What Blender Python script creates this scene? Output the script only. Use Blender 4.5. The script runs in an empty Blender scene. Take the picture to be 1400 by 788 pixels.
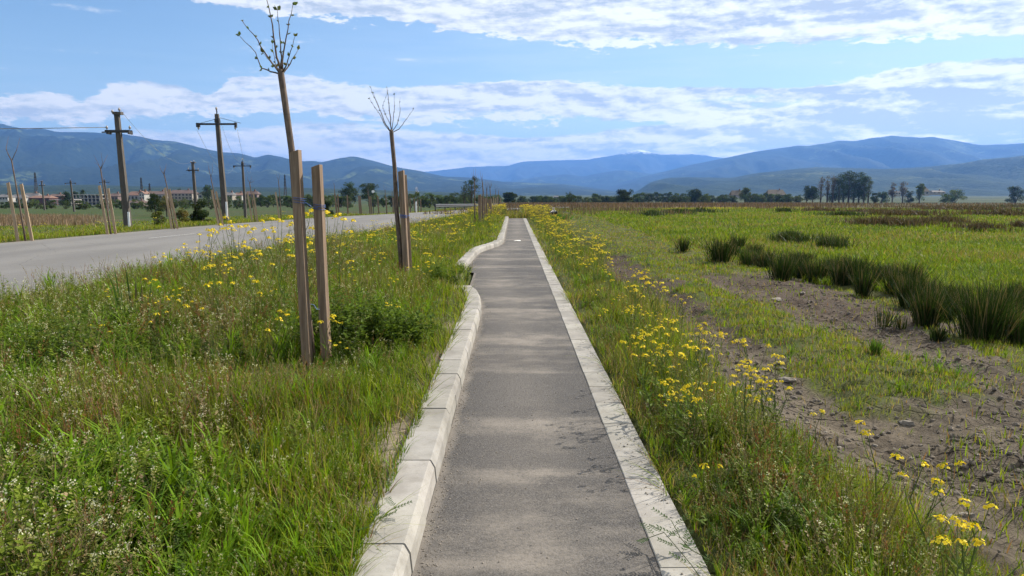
import bpy, math, random
import numpy as np
from mathutils import Vector, Matrix
random.seed(11)
rng = np.random.default_rng(11)
sc = bpy.context.scene
COL = sc.collection
R = math.radians

# ------------------------------------------------------------------ camera geometry
FPX, VPX, PITCH, EYE = 1011.0, 702.0, R(7.27), 1.6

def ray(px, py):
    """world direction seen at a pixel of the 1400x788 photograph"""
    cx, cy = (px - VPX) / FPX, (394.0 - py) / FPX
    return Vector((cx, math.cos(PITCH) + cy * math.sin(PITCH), -math.sin(PITCH) + cy * math.cos(PITCH)))

def G(px, py, z=0.0):
    d = ray(px, py)
    t = (z - EYE) / d.z
    return Vector((d.x * t, d.y * t, z))

def at(px, py, Y):
    d = ray(px, py)
    t = Y / d.y
    return Vector((d.x * t, Y, EYE + d.z * t))

def X_at(px, Y):
    return (px - VPX) / FPX * (Y * math.cos(PITCH)) + 0.0

# ------------------------------------------------------------------ materials
def new_mat(name):
    m = bpy.data.materials.new(name)
    m.use_nodes = True
    nt = m.node_tree
    nt.nodes.clear()
    return m, nt

class NB:
    """small node builder"""
    def __init__(self, nt): self.nt = nt
    def n(self, t, **kw):
        nd = self.nt.nodes.new(t)
        for k, v in kw.items(): setattr(nd, k, v)
        return nd
    def link(self, a, b): self.nt.links.new(a, b)
    def inp(self, sock, v):
        if isinstance(v, bpy.types.NodeSocket): self.link(v, sock)
        elif v is not None: sock.default_value = v
    def m(self, op, a, b=None, c=None, clamp=False):
        nd = self.n('ShaderNodeMath', operation=op, use_clamp=clamp)
        self.inp(nd.inputs[0], a)
        if b is not None: self.inp(nd.inputs[1], b)
        if c is not None: self.inp(nd.inputs[2], c)
        return nd.outputs[0]
    def smooth(self, v, a, b):
        nd = self.n('ShaderNodeMapRange', interpolation_type='SMOOTHSTEP')
        self.inp(nd.inputs['Value'], v)
        self.inp(nd.inputs['From Min'], a); self.inp(nd.inputs['From Max'], b)
        return nd.outputs['Result']
    def mapr(self, v, a, b, c, d):
        nd = self.n('ShaderNodeMapRange')
        self.inp(nd.inputs['Value'], v)
        for k, q in (('From Min', a), ('From Max', b), ('To Min', c), ('To Max', d)): self.inp(nd.inputs[k], q)
        return nd.outputs['Result']
    def mix(self, f, a, b, mode='MIX'):
        nd = self.n('ShaderNodeMix', data_type='RGBA', blend_type=mode)
        self.inp(nd.inputs[0], f); self.inp(nd.inputs[6], a); self.inp(nd.inputs[7], b)
        return nd.outputs[2]
    def noise(self, vec, scale, detail=4, rough=0.55, dist=0.0):
        nd = self.n('ShaderNodeTexNoise')
        if vec is not None: self.link(vec, nd.inputs['Vector'])
        nd.inputs['Scale'].default_value = scale; nd.inputs['Detail'].default_value = detail
        nd.inputs['Roughness'].default_value = rough; nd.inputs['Distortion'].default_value = dist
        return nd.outputs['Fac']
    def voro(self, vec, scale, feature='F1', rnd=1.0):
        nd = self.n('ShaderNodeTexVoronoi', feature=feature)
        if vec is not None: self.link(vec, nd.inputs['Vector'])
        nd.inputs['Scale'].default_value = scale; nd.inputs['Randomness'].default_value = rnd
        return nd.outputs['Distance']
    def mapping(self, vec, scale=(1, 1, 1), loc=(0, 0, 0), rot=(0, 0, 0)):
        nd = self.n('ShaderNodeMapping')
        self.link(vec, nd.inputs['Vector'])
        nd.inputs['Scale'].default_value = scale; nd.inputs['Location'].default_value = loc; nd.inputs['Rotation'].default_value = rot
        return nd.outputs['Vector']
    def ramp(self, v, pts):
        nd = self.n('ShaderNodeValToRGB')
        self.inp(nd.inputs[0], v)
        el = nd.color_ramp.elements
        while len(el) > 1: el.remove(el[-1])
        for i, (p, c) in enumerate(pts):
            e = el[0] if i == 0 else el.new(p)
            e.position = p
            e.color = (c, c, c, 1) if isinstance(c, (int, float)) else (*c, 1)
        return nd.outputs[0]
    def bump(self, h, strength, dist=0.02):
        nd = self.n('ShaderNodeBump')
        nd.inputs['Strength'].default_value = strength; nd.inputs['Distance'].default_value = dist
        self.link(h, nd.inputs['Height'])
        return nd.outputs[0]
    def principled(self, col, rough=0.8, normal=None, spec=0.3, metal=0.0):
        nd = self.n('ShaderNodeBsdfPrincipled')
        self.inp(nd.inputs['Base Color'], col if isinstance(col, bpy.types.NodeSocket) else (*col, 1))
        self.inp(nd.inputs['Roughness'], rough); nd.inputs['Specular IOR Level'].default_value = spec
        nd.inputs['Metallic'].default_value = metal
        if normal is not None: self.link(normal, nd.inputs['Normal'])
        return nd.outputs[0]
    def out(self, s, vol=None):
        nd = self.n('ShaderNodeOutputMaterial')
        if s is not None: self.link(s, nd.inputs['Surface'])
        if vol is not None: self.link(vol, nd.inputs['Volume'])
    def pos(self): return self.n('ShaderNodeNewGeometry').outputs['Position']
    def obj(self): return self.n('ShaderNodeTexCoord').outputs['Object']
    def attr(self, name):
        return self.n('ShaderNodeAttribute', attribute_name=name)

MAT = {}
def mat_simple(key, col, rough=0.8, var=0.25, scale=6.0, bump=0.3, stretch=(1, 1, 1), spec=0.3, metal=0.0, bdist=0.01):
    """mottled, slightly bumpy procedural surface"""
    m, nt = new_mat(key); b = NB(nt)
    v = b.mapping(b.obj(), stretch)
    n1 = b.noise(v, scale, 6, 0.6); n2 = b.noise(v, scale * 7, 4, 0.6)
    f = b.m('ADD', b.m('MULTIPLY', n1, 0.65), b.m('MULTIPLY', n2, 0.35))
    lo = tuple(c * (1 - var) for c in col); hi = tuple(min(1, c * (1 + var)) for c in col)
    c = b.mix(b.smooth(f, 0.3, 0.7), (*lo, 1), (*hi, 1))
    b.out(b.principled(c, rough, b.bump(n2, bump, bdist) if bump else None, spec, metal))
    MAT[key] = m
    return m

def mat_foliage(key, trans=0.35, gloss=0.25):
    m, nt = new_mat(key); b = NB(nt)
    c = b.attr('Col').outputs['Color']
    p = b.principled(c, 0.55, None, gloss)
    t = b.n('ShaderNodeBsdfTranslucent')
    b.link(b.mix(0.7, c, (1.0, 1.0, 0.35, 1), 'MULTIPLY'), t.inputs['Color'])
    g = b.n('ShaderNodeNewGeometry')
    mx = b.n('ShaderNodeMixShader'); mx.inputs[0].default_value = trans
    b.link(p, mx.inputs[1]); b.link(t.outputs[0], mx.inputs[2])
    b.out(mx.outputs[0])
    MAT[key] = m
    return m

mat_foliage('leaf', 0.44, 0.10)
mat_foliage('petal', 0.3, 0.1)
mat_foliage('far_leaf', 0.25, 0.06)

# ------------------------------------------------------------------ object helpers
def link(o, parent=None):
    COL.objects.link(o)
    if parent is not None: o.parent = parent
    return o

def tag(o, label=None, cat=None, group=None, kind=None):
    if label: o['label'] = label
    if cat: o['category'] = cat
    if group: o['group'] = group
    if kind: o['kind'] = kind
    return o

def empty(name, loc=(0, 0, 0), rz=0.0):
    o = bpy.data.objects.new(name, None)
    o.empty_display_size = 0.2
    o.location = loc; o.rotation_euler = (0, 0, rz)
    return link(o)

def big_mesh(name, V, T, mats, C=None, mi=None, smooth=False):
    """mesh from numpy vertices (n,3), triangles (m,3), vertex colours (n,3)"""
    me = bpy.data.meshes.new(name)
    V = np.ascontiguousarray(V, dtype=np.float32); T = np.ascontiguousarray(T, dtype=np.int32)
    k = T.shape[1]
    me.vertices.add(len(V)); me.vertices.foreach_set('co', V.ravel())
    me.loops.add(T.size); me.loops.foreach_set('vertex_index', T.ravel())
    me.polygons.add(len(T))
    me.polygons.foreach_set('loop_start', np.arange(0, T.size, k, dtype=np.int32))
    if mi is not None: me.polygons.foreach_set('material_index', np.asarray(mi, dtype=np.int32))
    me.polygons.foreach_set('use_smooth', np.full(len(T), bool(smooth)))
    for m in (mats if isinstance(mats, (list, tuple)) else [mats]): me.materials.append(m)
    if C is not None:
        a = me.color_attributes.new('Col', 'FLOAT_COLOR', 'POINT')
        a.data.foreach_set('color', np.concatenate([np.asarray(C, dtype=np.float32), np.ones((len(V), 1), np.float32)], 1).ravel())
    me.update(); me.validate()
    return me

def obj(name, me, parent=None, loc=(0, 0, 0), rz=0.0, scale=None):
    o = bpy.data.objects.new(name, me)
    o.location = loc; o.rotation_euler = (0, 0, rz)
    if scale is not None: o.scale = (scale, scale, scale) if isinstance(scale, (int, float)) else scale
    return link(o, parent)

class MB:
    """collects polygons (with vertex colours) and links them as ONE mesh object"""
    def __init__(self): self.v, self.f, self.c = [], [], []
    def add(self, vs, fs, col=(0.5, 0.5, 0.5)):
        k = len(self.v)
        self.v += [tuple(p) for p in vs]; self.f += [tuple(i + k for i in f) for f in fs]
        self.c += [col] * len(vs)
    def box(self, c, s, mat=None, col=(0.5, 0.5, 0.5), taper=1.0):
        c = Vector(c); hx, hy, hz = s[0] / 2, s[1] / 2, s[2] / 2
        vs = []
        for z, t in ((-hz, 1.0), (hz, taper)):
            for x, y in ((-hx, -hy), (hx, -hy), (hx, hy), (-hx, hy)): vs.append(Vector((x * t, y * t, z)))
        vs = [(mat @ v if mat else v) + c for v in vs]
        self.add(vs, [(3, 2, 1, 0), (4, 5, 6, 7), (0, 1, 5, 4), (1, 2, 6, 5), (2, 3, 7, 6), (3, 0, 4, 7)], col)
    def tube(self, pts, radii, n=6, col=(0.5, 0.5, 0.5), cap=True):
        pts = [Vector(p) for p in pts]
        if isinstance(radii, (int, float)): radii = [radii] * len(pts)
        k = len(self.v); rows = []
        ref = Vector((0.31, 0.87, 0.37)).normalized()
        for i, p in enumerate(pts):
            d = (pts[min(i + 1, len(pts) - 1)] - pts[max(i - 1, 0)])
            d = d.normalized() if d.length > 1e-9 else Vector((0, 0, 1))
            if abs(d.dot(ref)) > 0.97: a = d.cross(Vector((1, 0, 0))).normalized()
            else: a = d.cross(ref).normalized()
            b2 = d.cross(a)
            for j in range(n):
                an = 2 * math.pi * j / n
                self.v.append(tuple(p + (a * math.cos(an) + b2 * math.sin(an)) * radii[i])); self.c.append(col)
        for i in range(len(pts) - 1):
            for j in range(n):
                q = (j + 1) % n
                self.f.append((k + i * n + j, k + i * n + q, k + (i + 1) * n + q, k + (i + 1) * n + j))
        if cap:
            self.f.append(tuple(k + j for j in reversed(range(n))))
            e = k + (len(pts) - 1) * n
            self.f.append(tuple(e + j for j in range(n)))
    def leaf(self, base, d, up, L, W, col, fold=0.15, n=2):
        """pointed leaf of four or six corners, folded along the midrib"""
        base = Vector(base); d = Vector(d).normalized(); s = d.cross(Vector(up))
        s = s.normalized() if s.length > 1e-6 else Vector((1, 0, 0))
        u = s.cross(d)
        m = base + d * L * 0.45 - u * fold * W
        self.add([base, m + s * W / 2 + u * fold * W, base + d * L - u * fold * W * n * 0.6, m - s * W / 2 + u * fold * W, m],
                 [(0, 1, 4), (1, 2, 4), (0, 4, 3), (4, 2, 3)], col)
    def arrays(self):
        V = np.array(self.v, np.float32); C = np.array(self.c, np.float32); T = []
        for f in self.f:
            for i in range(1, len(f) - 1): T.append((f[0], f[i], f[i + 1]))
        return V, np.array(T, np.int32), C
    def mesh(self, name, mats, smooth=False, col=False):
        me = bpy.data.meshes.new(name)
        me.from_pydata(self.v, [], self.f)
        for m in (mats if isinstance(mats, (list, tuple)) else [mats]): me.materials.append(m)
        if col:
            a = me.color_attributes.new('Col', 'FLOAT_COLOR', 'POINT')
            a.data.foreach_set('color', np.concatenate([np.array(self.c, np.float32), np.ones((len(self.v), 1), np.float32)], 1).ravel())
        if smooth: me.polygons.foreach_set('use_smooth', [True] * len(me.polygons))
        me.update()
        return me
    def build(self, name, mats, parent=None, smooth=False, col=False, loc=(0, 0, 0), bevel=0.0):
        o = obj(name, self.mesh(name, mats, smooth, col), parent, loc)
        if bevel:
            md = o.modifiers.new('bevel', 'BEVEL'); md.width = bevel; md.segments = 2; md.limit_method = 'ANGLE'
        return o

def copy_tree(o, parent=None):
    c = o.copy(); COL.objects.link(c)
    if parent is not None: c.parent = parent
    for ch in o.children: copy_tree(ch, c)
    return c

# value noise in numpy for terrain and scatter masks
_perm = np.random.default_rng(5).random((256, 256)).astype(np.float32)
def vnoise(x, y, s=1.0, oct=3, seed=0):
    x = np.asarray(x, float) / s + seed * 17.3; y = np.asarray(y, float) / s + seed * 31.7
    out = np.zeros(np.broadcast(x, y).shape); a, t = 1.0, 0.0
    for _ in range(oct):
        xi, yi = np.floor(x).astype(int), np.floor(y).astype(int)
        fx, fy = x - xi, y - yi
        fx, fy = fx * fx * (3 - 2 * fx), fy * fy * (3 - 2 * fy)
        p = lambda i, j: _perm[(xi + i) % 256, (yi + j) % 256]
        out += a * ((p(0, 0) * (1 - fx) + p(1, 0) * fx) * (1 - fy) + (p(0, 1) * (1 - fx) + p(1, 1) * fx) * fy)
        t += a; a *= 0.5; x, y = x * 2.03 + 5.1, y * 2.03 + 9.7
    return out / t

def sstep(a, b, v):
    t = np.clip((np.asarray(v, float) - a) / (b - a), 0, 1)
    return t * t * (3 - 2 * t)
# ------------------------------------------------------------------ light and air
HAZE_D, HAZE_G, HAZE_COL = 7.8e-5, 0.25, (0.17, 0.41, 1.0)
SKY_S, SUN_S, EXPO = 0.085, 5.0, 0.80
CLOUD_D, CLOUD_L, SKY_T = (4.2, 4.7, 5.4), (9.0, 9.0, 8.4), (0.88, 0.98, 1.03)
VEIL = (6.0, 6.9, 7.3)
# ------------------------------------------------------------------ terrain
ROAD_N = [(-8.3, -6.0), (-7.6, 5.0), (-7.0, 10.0), (-5.75, 28.0), (-4.3, 46.0), (-3.7, 62.0), (-2.2, 80.0), (3.0, 105.0), (12.0, 130.0)]
ROAD_F = [(-17.8, -6.0), (-16.6, 8.0), (-15.8, 21.5), (-14.4, 36.0), (-9.3, 61.0), (-7.3, 78.0), (-3.0, 100.0), (3.0, 122.0), (8.0, 140.0)]
_rn = np.array(ROAD_N); _rf = np.array(ROAD_F)
def road_near(y): return np.interp(y, _rn[:, 1], _rn[:, 0])
def road_far(y): return np.interp(y, _rf[:, 1], _rf[:, 0])
ROAD_Z = 0.10
def slope(y):
    d = np.maximum(np.asarray(y, float) - 44.0, 0.0)
    return -0.0112 * np.minimum(d * d / (d + 12.0), 520.0)

def path_left(y):
    return np.interp(y, [-5, 9.6, 10.2, 10.8, 11.4, 11.9, 12.4, 15.0, 15.2, 17.5, 19.3, 20.2, 21.0, 21.8, 22.6, 23.5, 24.6, 50], [-0.43, -0.43, -0.44, -0.48, -0.56, -0.66, -0.76, -0.80, -1.02, -0.99, -0.95, -0.90, -0.79, -0.63, -0.47, -0.37, -0.32, -0.32])

def gz(x, y):
    """height of the ground sheet"""
    x = np.asarray(x, float); y = np.asarray(y, float)
    z = slope(np.maximum(y, np.abs(x) * 0.8))
    # verge on the left, level with the kerb top
    pl = path_left(y)
    on_path = (x > pl - 0.06) & (x < 0.70) & (y < 49.2)
    verge = sstep(0.0, 0.10, (pl - 0.10) - x) * (0.10 + 0.05 * (vnoise(x, y, 0.9, 3, 1) - 0.5))
    fr = sstep(52, 60, y)
    z = z + verge * (1 - fr)
    # beyond the road the plain lies lower
    far = sstep(0.8, 9.0, road_far(np.minimum(y, 78)) - x)
    z = z - far * 0.95
    on_road = (x < road_near(y) - 0.05) & (x > road_far(y) + 0.05) & (y < 139)
    z = np.where(on_road, z - 0.09, z)
    # right side: strip, rutted track, ditch with rushes, meadow
    r = sstep(0.86, 1.5, x)
    rut = -0.10 * np.exp(-((x - 2.35 - 0.15 * np.sin(y * 0.35)) / 0.42) ** 2) - 0.09 * np.exp(-((x - 4.35 - 0.2 * np.sin(y * 0.3 + 1)) / 0.5) ** 2) \
        - 0.12 * np.exp(-((x - 5.9) / 0.8) ** 2)
    rough = (vnoise(x, y, 0.55, 4, 3) - 0.5) * 0.13 * sstep(1.6, 2.3, x) * (1 - 0.5 * sstep(5.0, 7.0, x))
    clod = np.maximum(vnoise(x, y, 0.16, 2, 4) - 0.52, 0) * 0.15 * sstep(1.8, 2.2, x) * (1 - sstep(5.2, 6.2, x))
    z = z + r * (rut * (1 - sstep(24, 40, y)) + rough + clod) * (1 - sstep(70, 120, y))
    z = np.where(on_path, slope(y) - 0.07, z)
    z = np.where((x >= 0.60) & (x < 0.86) & (y < 49.2), slope(y) - 0.055, z)
    return z

def gz1(x, y): return float(gz(np.array([x]), np.array([y]))[0])

def G_ground(px, py):
    z = 0.0
    for _ in range(25):
        p = G(px, py, z); z = 0.5 * z + 0.5 * gz1(p.x, p.y)
    return Vector((p.x, p.y, gz1(p.x, p.y)))

def axis(parts):
    out = []
    for a, b, s in parts:
        out += list(np.arange(a, b, s))
    return out
gx = -np.geomspace(40, 17000, 34)[::-1]
gx = np.concatenate([gx, axis([(-39, -18, 1.0), (-18, -7, 0.5), (-7, -1.4, 0.16), (-1.4, 1.8, 0.05), (1.8, 6.4, 0.055), (6.4, 12, 0.25), (12, 40, 1.0)]), np.geomspace(40, 17000, 34)])
gy = np.concatenate([-np.geomspace(2.5, 17000, 22)[::-1], axis([(-2.4, 1.6, 0.4), (1.6, 11, 0.055), (11, 26, 0.14), (26, 60, 0.5), (60, 150, 2.0)]), np.geomspace(150, 17000, 60)])
XX, YY = np.meshgrid(gx, gy)
ZZ = gz(XX, YY)
nxg, nyg = len(gx), len(gy)
V = np.stack([XX.ravel(), YY.ravel(), ZZ.ravel()], 1)
idx = np.arange(nxg * nyg).reshape(nyg, nxg)
Q = np.stack([idx[:-1, :-1].ravel(), idx[:-1, 1:].ravel(), idx[1:, 1:].ravel(), idx[1:, :-1].ravel()], 1)

def soil_mask(x, y):
    """how bare the ground is: 1 = bare mud, 0 = grown over"""
    x = np.asarray(x, float); y = np.asarray(y, float)
    n = vnoise(x, y, 0.8, 3, 8); n2 = vnoise(x, y, 2.2, 2, 9)
    wob = (n2 - 0.5) * 0.7
    near = 1 - sstep(15, 30, y)
    rut1 = 1.0 * np.exp(-((x - 2.25 - wob * 0.45) / 0.56) ** 2) * (1 - sstep(16, 34, y))
    rut2 = np.exp(-((x - 4.35 - wob) / 0.45) ** 2) * (1 - sstep(8.0, 12, y))
    patch = sstep(3.3, 4.0, x + wob * 0.4) * (1 - sstep(5.4, 6.2, x)) * sstep(8.3, 9.3, y) * (1 - sstep(13.5, 17, y))
    corner = sstep(1.6, 2.1, x) * (1 - sstep(3.9, 5.2, x)) * (1 - sstep(4.8, 6.4, y + 1.2 * wob)) * .94
    s = np.maximum.reduce([rut1, rut2, patch * 1.1, corner])
    n3 = vnoise(x, y, 0.22, 3, 10)
    s = sstep(0.26, 0.66, s * 1.05 + (n - 0.5) * 0.95 + (n3 - 0.5) * 0.75)
    # sandy bare edge behind the left kerb
    e = (path_left(y) - 0.2) - x
    sandy = sstep(0.0, 0.03, e) * (1 - sstep(0.02, 0.30, e + (n - 0.42) * 0.70)) * (1 - sstep(10, 20, y) * 0.7)
    return s, sandy

S1, S2 = soil_mask(V[:, 0], V[:, 1])
reed = (sstep(95, 130, V[:, 1] + 12 * (vnoise(V[:, 0], V[:, 1], 40, 2, 2) - 0.5)) * (1 - sstep(420, 520, V[:, 1]))
        * sstep(-5, 6, V[:, 0] - V[:, 1] * 0.0) * (1 - sstep(0.33, 0.46, V[:, 0] / np.maximum(V[:, 1], 1)) * 0.65))
lreed = sstep(60, 66, V[:, 1]) * (1 - sstep(95, 104, V[:, 1])) * sstep(-90, -80, V[:, 0]) * (1 - sstep(-.60, -.54, V[:, 0] / np.maximum(V[:, 1], 1)))
me = big_mesh('ground', V, Q, [], None, None, True)
for nm, arr in (('soil', S1), ('sandy', S2), ('reed', np.maximum(reed, lreed))):
    a = me.attributes.new(nm, 'FLOAT', 'POINT'); a.data.foreach_set('value', arr.astype(np.float32))

m, nt = new_mat('ground'); b = NB(nt)
P = b.pos()
n_big = b.noise(P, 0.035, 5, 0.6); n_mid = b.noise(P, 0.6, 5, 0.6); n_fine = b.noise(P, 9.0, 6, 0.65); n_grit = b.noise(P, 60.0, 4, 0.7)
far_n = b.noise(b.mapping(P, (0.004, 0.012, 0.0)), 1.0, 5, 0.6)
grass = b.mix(b.smooth(n_mid, 0.35, 0.7), (0.045, 0.060, 0.016, 1), (0.085, 0.085, 0.030, 1))
field = b.mix(b.smooth(far_n, 0.40, 0.62), (0.036, 0.060, 0.015, 1), (0.052, 0.052, 0.024, 1))
Yc = b.n('ShaderNodeSeparateXYZ'); b.link(P, Yc.inputs[0])
dist = b.n('ShaderNodeVectorMath', operation='LENGTH'); b.link(P, dist.inputs[0])
base = b.mix(b.smooth(dist.outputs['Value'], 40, 90), grass, field)
base = b.mix(b.smooth(dist.outputs['Value'], 450, 900), base, b.mix(b.smooth(far_n, 0.4, 0.6), (0.022, 0.038, 0.014, 1), (0.050, 0.060, 0.022, 1)))
reedc = b.mix(n_mid, (0.095, 0.066, 0.045, 1), (0.17, 0.12, 0.075, 1))
base = b.mix(b.attr('reed').outputs['Fac'], base, reedc)
# mud: grey-brown, cracked, with crumbs
warp = b.n('ShaderNodeVectorMath', operation='ADD'); b.link(P, warp.inputs[0])
wn = b.n('ShaderNodeTexNoise'); wn.inputs['Scale'].default_value = 2.5; wn.inputs['Detail'].default_value = 4; b.link(P, wn.inputs['Vector'])
ws = b.n('ShaderNodeVectorMath', operation='SCALE'); b.link(wn.outputs['Color'], ws.inputs[0]); ws.inputs['Scale'].default_value = 0.10; b.link(ws.outputs[0], warp.inputs[1])
flat = b.mapping(warp.outputs[0], (1, 1, 0.0))
cr1 = b.voro(flat, 2.6, 'DISTANCE_TO_EDGE'); cr2 = b.voro(flat, 8.5, 'DISTANCE_TO_EDGE')
crack = b.m('MULTIPLY', b.smooth(cr1, 0.0, 0.028), b.m('ADD', b.m('MULTIPLY', b.smooth(cr2, 0.0, 0.045), 0.45), 0.55))
gate = b.smooth(b.noise(P, 1.1, 3, 0.5), 0.38, 0.58)
crack = b.m('ADD', b.m('MULTIPLY', crack, gate), b.m('SUBTRACT', 1.0, gate))
mudc = b.mix(b.smooth(b.m('ADD', b.m('MULTIPLY', n_fine, 0.6), b.m('MULTIPLY', n_mid, 0.4)), 0.35, 0.68), (0.050, 0.040, 0.029, 1), (0.136, 0.112, 0.083, 1))
mudc = b.mix(b.smooth(n_grit, 0.62, 0.72), mudc, (0.20, 0.175, 0.145, 1))
mudc = b.mix(b.m('SUBTRACT', 1.0, crack), mudc, (0.030, 0.023, 0.018, 1))
redder = b.smooth(b.m('ADD', b.m('MULTIPLY', Yc.outputs['Y'], 1.0), b.m('MULTIPLY', n_mid, 3.0)), 8.5, 12.0)
mudc = b.mix(b.m('MULTIPLY', redder, 0.75), mudc, b.mix(n_fine, (0.040, 0.029, 0.022, 1), (0.085, 0.062, 0.047, 1)))
base = b.mix(b.attr('soil').outputs['Fac'], base, mudc)
sandc = b.mix(n_fine, (0.15, 0.12, 0.085, 1), (0.28, 0.235, 0.175, 1))
base = b.mix(b.attr('sandy').outputs['Fac'], base, sandc)
hgt = b.m('ADD', b.m('MULTIPLY', crack, 0.6), b.m('ADD', b.m('MULTIPLY', n_fine, 0.9), b.m('MULTIPLY', n_grit, 0.25)))
b.out(b.principled(base, 0.95, b.bump(hgt, 0.9, 0.04), 0.1))
MAT['ground'] = m
me.materials.append(m)
tag(obj('ground', me), kind='structure')

# ------------------------------------------------------------------ path, kerbs, road
def strip_mesh(name, lefts, rights, ys, zf, mat, ncross=5):
    V, Fq = [], []
    for l, r, y in zip(lefts, rights, ys):
        for k in range(ncross):
            x = l + (r - l) * k / (ncross - 1)
            V.append((x, y, zf(x, y)))
    for i in range(len(ys) - 1):
        for k in range(ncross - 1):
            a = i * ncross + k
            Fq.append((a, a + 1, a + ncross + 1, a + ncross))
    return big_mesh(name, np.array(V), np.array(Fq), mat, None, None, True)

m, nt = new_mat('path_asphalt'); b = NB(nt)
P = b.pos(); sp = b.n('ShaderNodeSeparateXYZ'); b.link(P, sp.inputs[0])
agg = b.noise(P, 95.0, 4, 0.75); agg2 = b.voro(P, 130.0)
band = b.noise(b.mapping(P, (0.14, 0.95, 0)), 1.0, 4, 0.55, 0.3)
mott = b.noise(b.mapping(P, (1.0, 1.4, 0)), 2.2, 5, 0.65)
spk = b.noise(P, 45.0, 5, 0.7)
col = b.mix(b.smooth(b.m('ADD', b.m('MULTIPLY', agg, 0.7), b.m('MULTIPLY', agg2, 0.35)), 0.35, 0.75), (0.017, 0.016, 0.016, 1), (0.104, 0.097, 0.092, 1))
# dust carried onto the asphalt: drifts across it and along the raised kerb
edge = b.m('SUBTRACT', 1.0, b.smooth(b.m('ADD', b.attr('edge').outputs['Fac'], b.m('MULTIPLY', b.m('SUBTRACT', mott, 0.5), 0.14)), 0.0, 0.085))
mid = b.m('MULTIPLY', b.smooth(b.m('ADD', b.m('MULTIPLY', band, 0.62), b.m('MULTIPLY', mott, 0.30)), 0.42, 0.60), 0.80)
cen = b.m('SUBTRACT', b.attr('edge').outputs['Fac'], b.m('ADD', 0.50, b.m('MULTIPLY', b.m('SUBTRACT', mott, 0.5), 0.35)))
cen = b.m('POWER', 2.718, b.m('MULTIPLY', b.m('MULTIPLY', cen, cen), -11.0))
mid = b.m('MULTIPLY', b.m('ADD', mid, b.m('MULTIPLY', cen, 0.29)), b.smooth(b.m('ADD', spk, b.m('MULTIPLY', mott, 0.6)), 0.42, 0.92))
dust = b.m('MAXIMUM', b.m('MULTIPLY', edge, 0.75), b.m('ADD', mid, 0.03))
col = b.mix(dust, col, b.mix(spk, (0.145, 0.127, 0.107, 1), (0.235, 0.208, 0.178, 1)))
dark = b.smooth(b.noise(b.mapping(P, (0.10, 0.8, 0), (3, 7, 0)), 1.0, 3, 0.5), 0.52, 0.72)
col = b.mix(b.m('MULTIPLY', dark, 0.45), col, (0.034, 0.030, 0.030, 1))
col = b.mix(b.m('MULTIPLY', b.smooth(b.noise(P, 120.0, 2, .5), .66, .72), 0.28), col, (0.26, 0.245, 0.225, 1))
b.out(b.principled(col, 0.82, b.bump(b.m('ADD', agg, b.m('MULTIPLY', spk, 0.8)), 0.7, 0.006), 0.25))
ys = np.concatenate([np.arange(-3, 10, 0.5), np.arange(10, 26, 0.2), np.arange(26, 49.01, 0.5)])
pm = strip_mesh('path', [float(path_left(y)) for y in ys], [0.634] * len(ys), ys, lambda x, y: float(slope(y)), m, 9)
ea = pm.attributes.new('edge', 'FLOAT', 'POINT'); ea.data.foreach_set('value', [q.co.x - float(path_left(q.co.y)) for q in pm.vertices])
tag(obj('path', pm), kind='structure')

m, nt = new_mat('road_asphalt'); b = NB(nt)
P = b.pos()
agg = b.noise(P, 60.0, 4, 0.7); big = b.noise(b.mapping(P, (0.5, 0.12, 0), rot=(0, 0, 0.08)), 1.0, 4, 0.55); sp2 = b.noise(P, 6.0, 5, 0.65)
col = b.mix(agg, (0.095, 0.091, 0.086, 1), (0.215, 0.206, 0.194, 1))
col = b.mix(b.m('MULTIPLY', b.smooth(big, 0.42, 0.62), 0.35), col, (0.085, 0.082, 0.08, 1))
col = b.mix(b.m('MULTIPLY', b.smooth(sp2, 0.55, 0.75), 0.3), col, (0.25, 0.235, 0.21, 1))
ac = b.attr('across').outputs['Fac']
lane = b.m('ABSOLUTE', b.m('SUBTRACT', b.m('FRACT', b.m('MULTIPLY', ac, 4.0)), 0.5))
lane = b.m('MULTIPLY', b.m('SUBTRACT', 1.0, b.smooth(lane, 0.06, 0.34)), b.m('ADD', 0.3, b.m('MULTIPLY', big, 0.6)))
col = b.mix(b.m('MULTIPLY', lane, 0.42), col, (0.100, 0.096, 0.092, 1))
rim = b.smooth(b.m('ADD', b.m('ABSOLUTE', b.m('SUBTRACT', ac, 0.5)), b.m('MULTIPLY', b.m('SUBTRACT', sp2, 0.5), 0.10)), 0.44, 0.50)
col = b.mix(b.m('MULTIPLY', rim, 0.8), col, b.mix(agg, (0.10, 0.088, 0.07, 1), (0.26, 0.23, 0.19, 1)))
crk = b.voro(b.mapping(P, (0.35, 0.22, 0)), 1.0, 'DISTANCE_TO_EDGE')
crk = b.m('MULTIPLY', b.m('SUBTRACT', 1.0, b.smooth(crk, 0.0, 0.008)), b.smooth(sp2, 0.45, 0.6))
col = b.mix(b.m('MULTIPLY', crk, 0.8), col, (0.05, 0.05, 0.05, 1))
b.out(b.principled(col, 0.85, b.bump(agg, 0.5, 0.006), 0.25))
MAT['road'] = m
ys = np.concatenate([np.arange(-6, 30, 1.0), np.arange(30, 138, 2.0)])
def road_z(x, y): return float(slope(y)) + ROAD_Z + 0.03 * float(sstep(0, 3, min(abs(x - road_near(y)), abs(x - road_far(y)))))
jag = lambda y, s: 0.10 * (float(vnoise(np.array([y]), np.array([s * 3.0]), 0.7, 2, 6)[0]) - 0.5)
rm_ = (strip_mesh('road', [float(road_far(y)) + jag(y, 1) for y in ys], [float(road_near(y)) + jag(y, 2) for y in ys], ys, road_z, m, 9))
ra = rm_.attributes.new('across', 'FLOAT', 'POINT'); ra.data.foreach_set('value', [(i % 9) / 8 for i in range(len(rm_.vertices))])
tag(obj('road', rm_), kind='structure')

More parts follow.
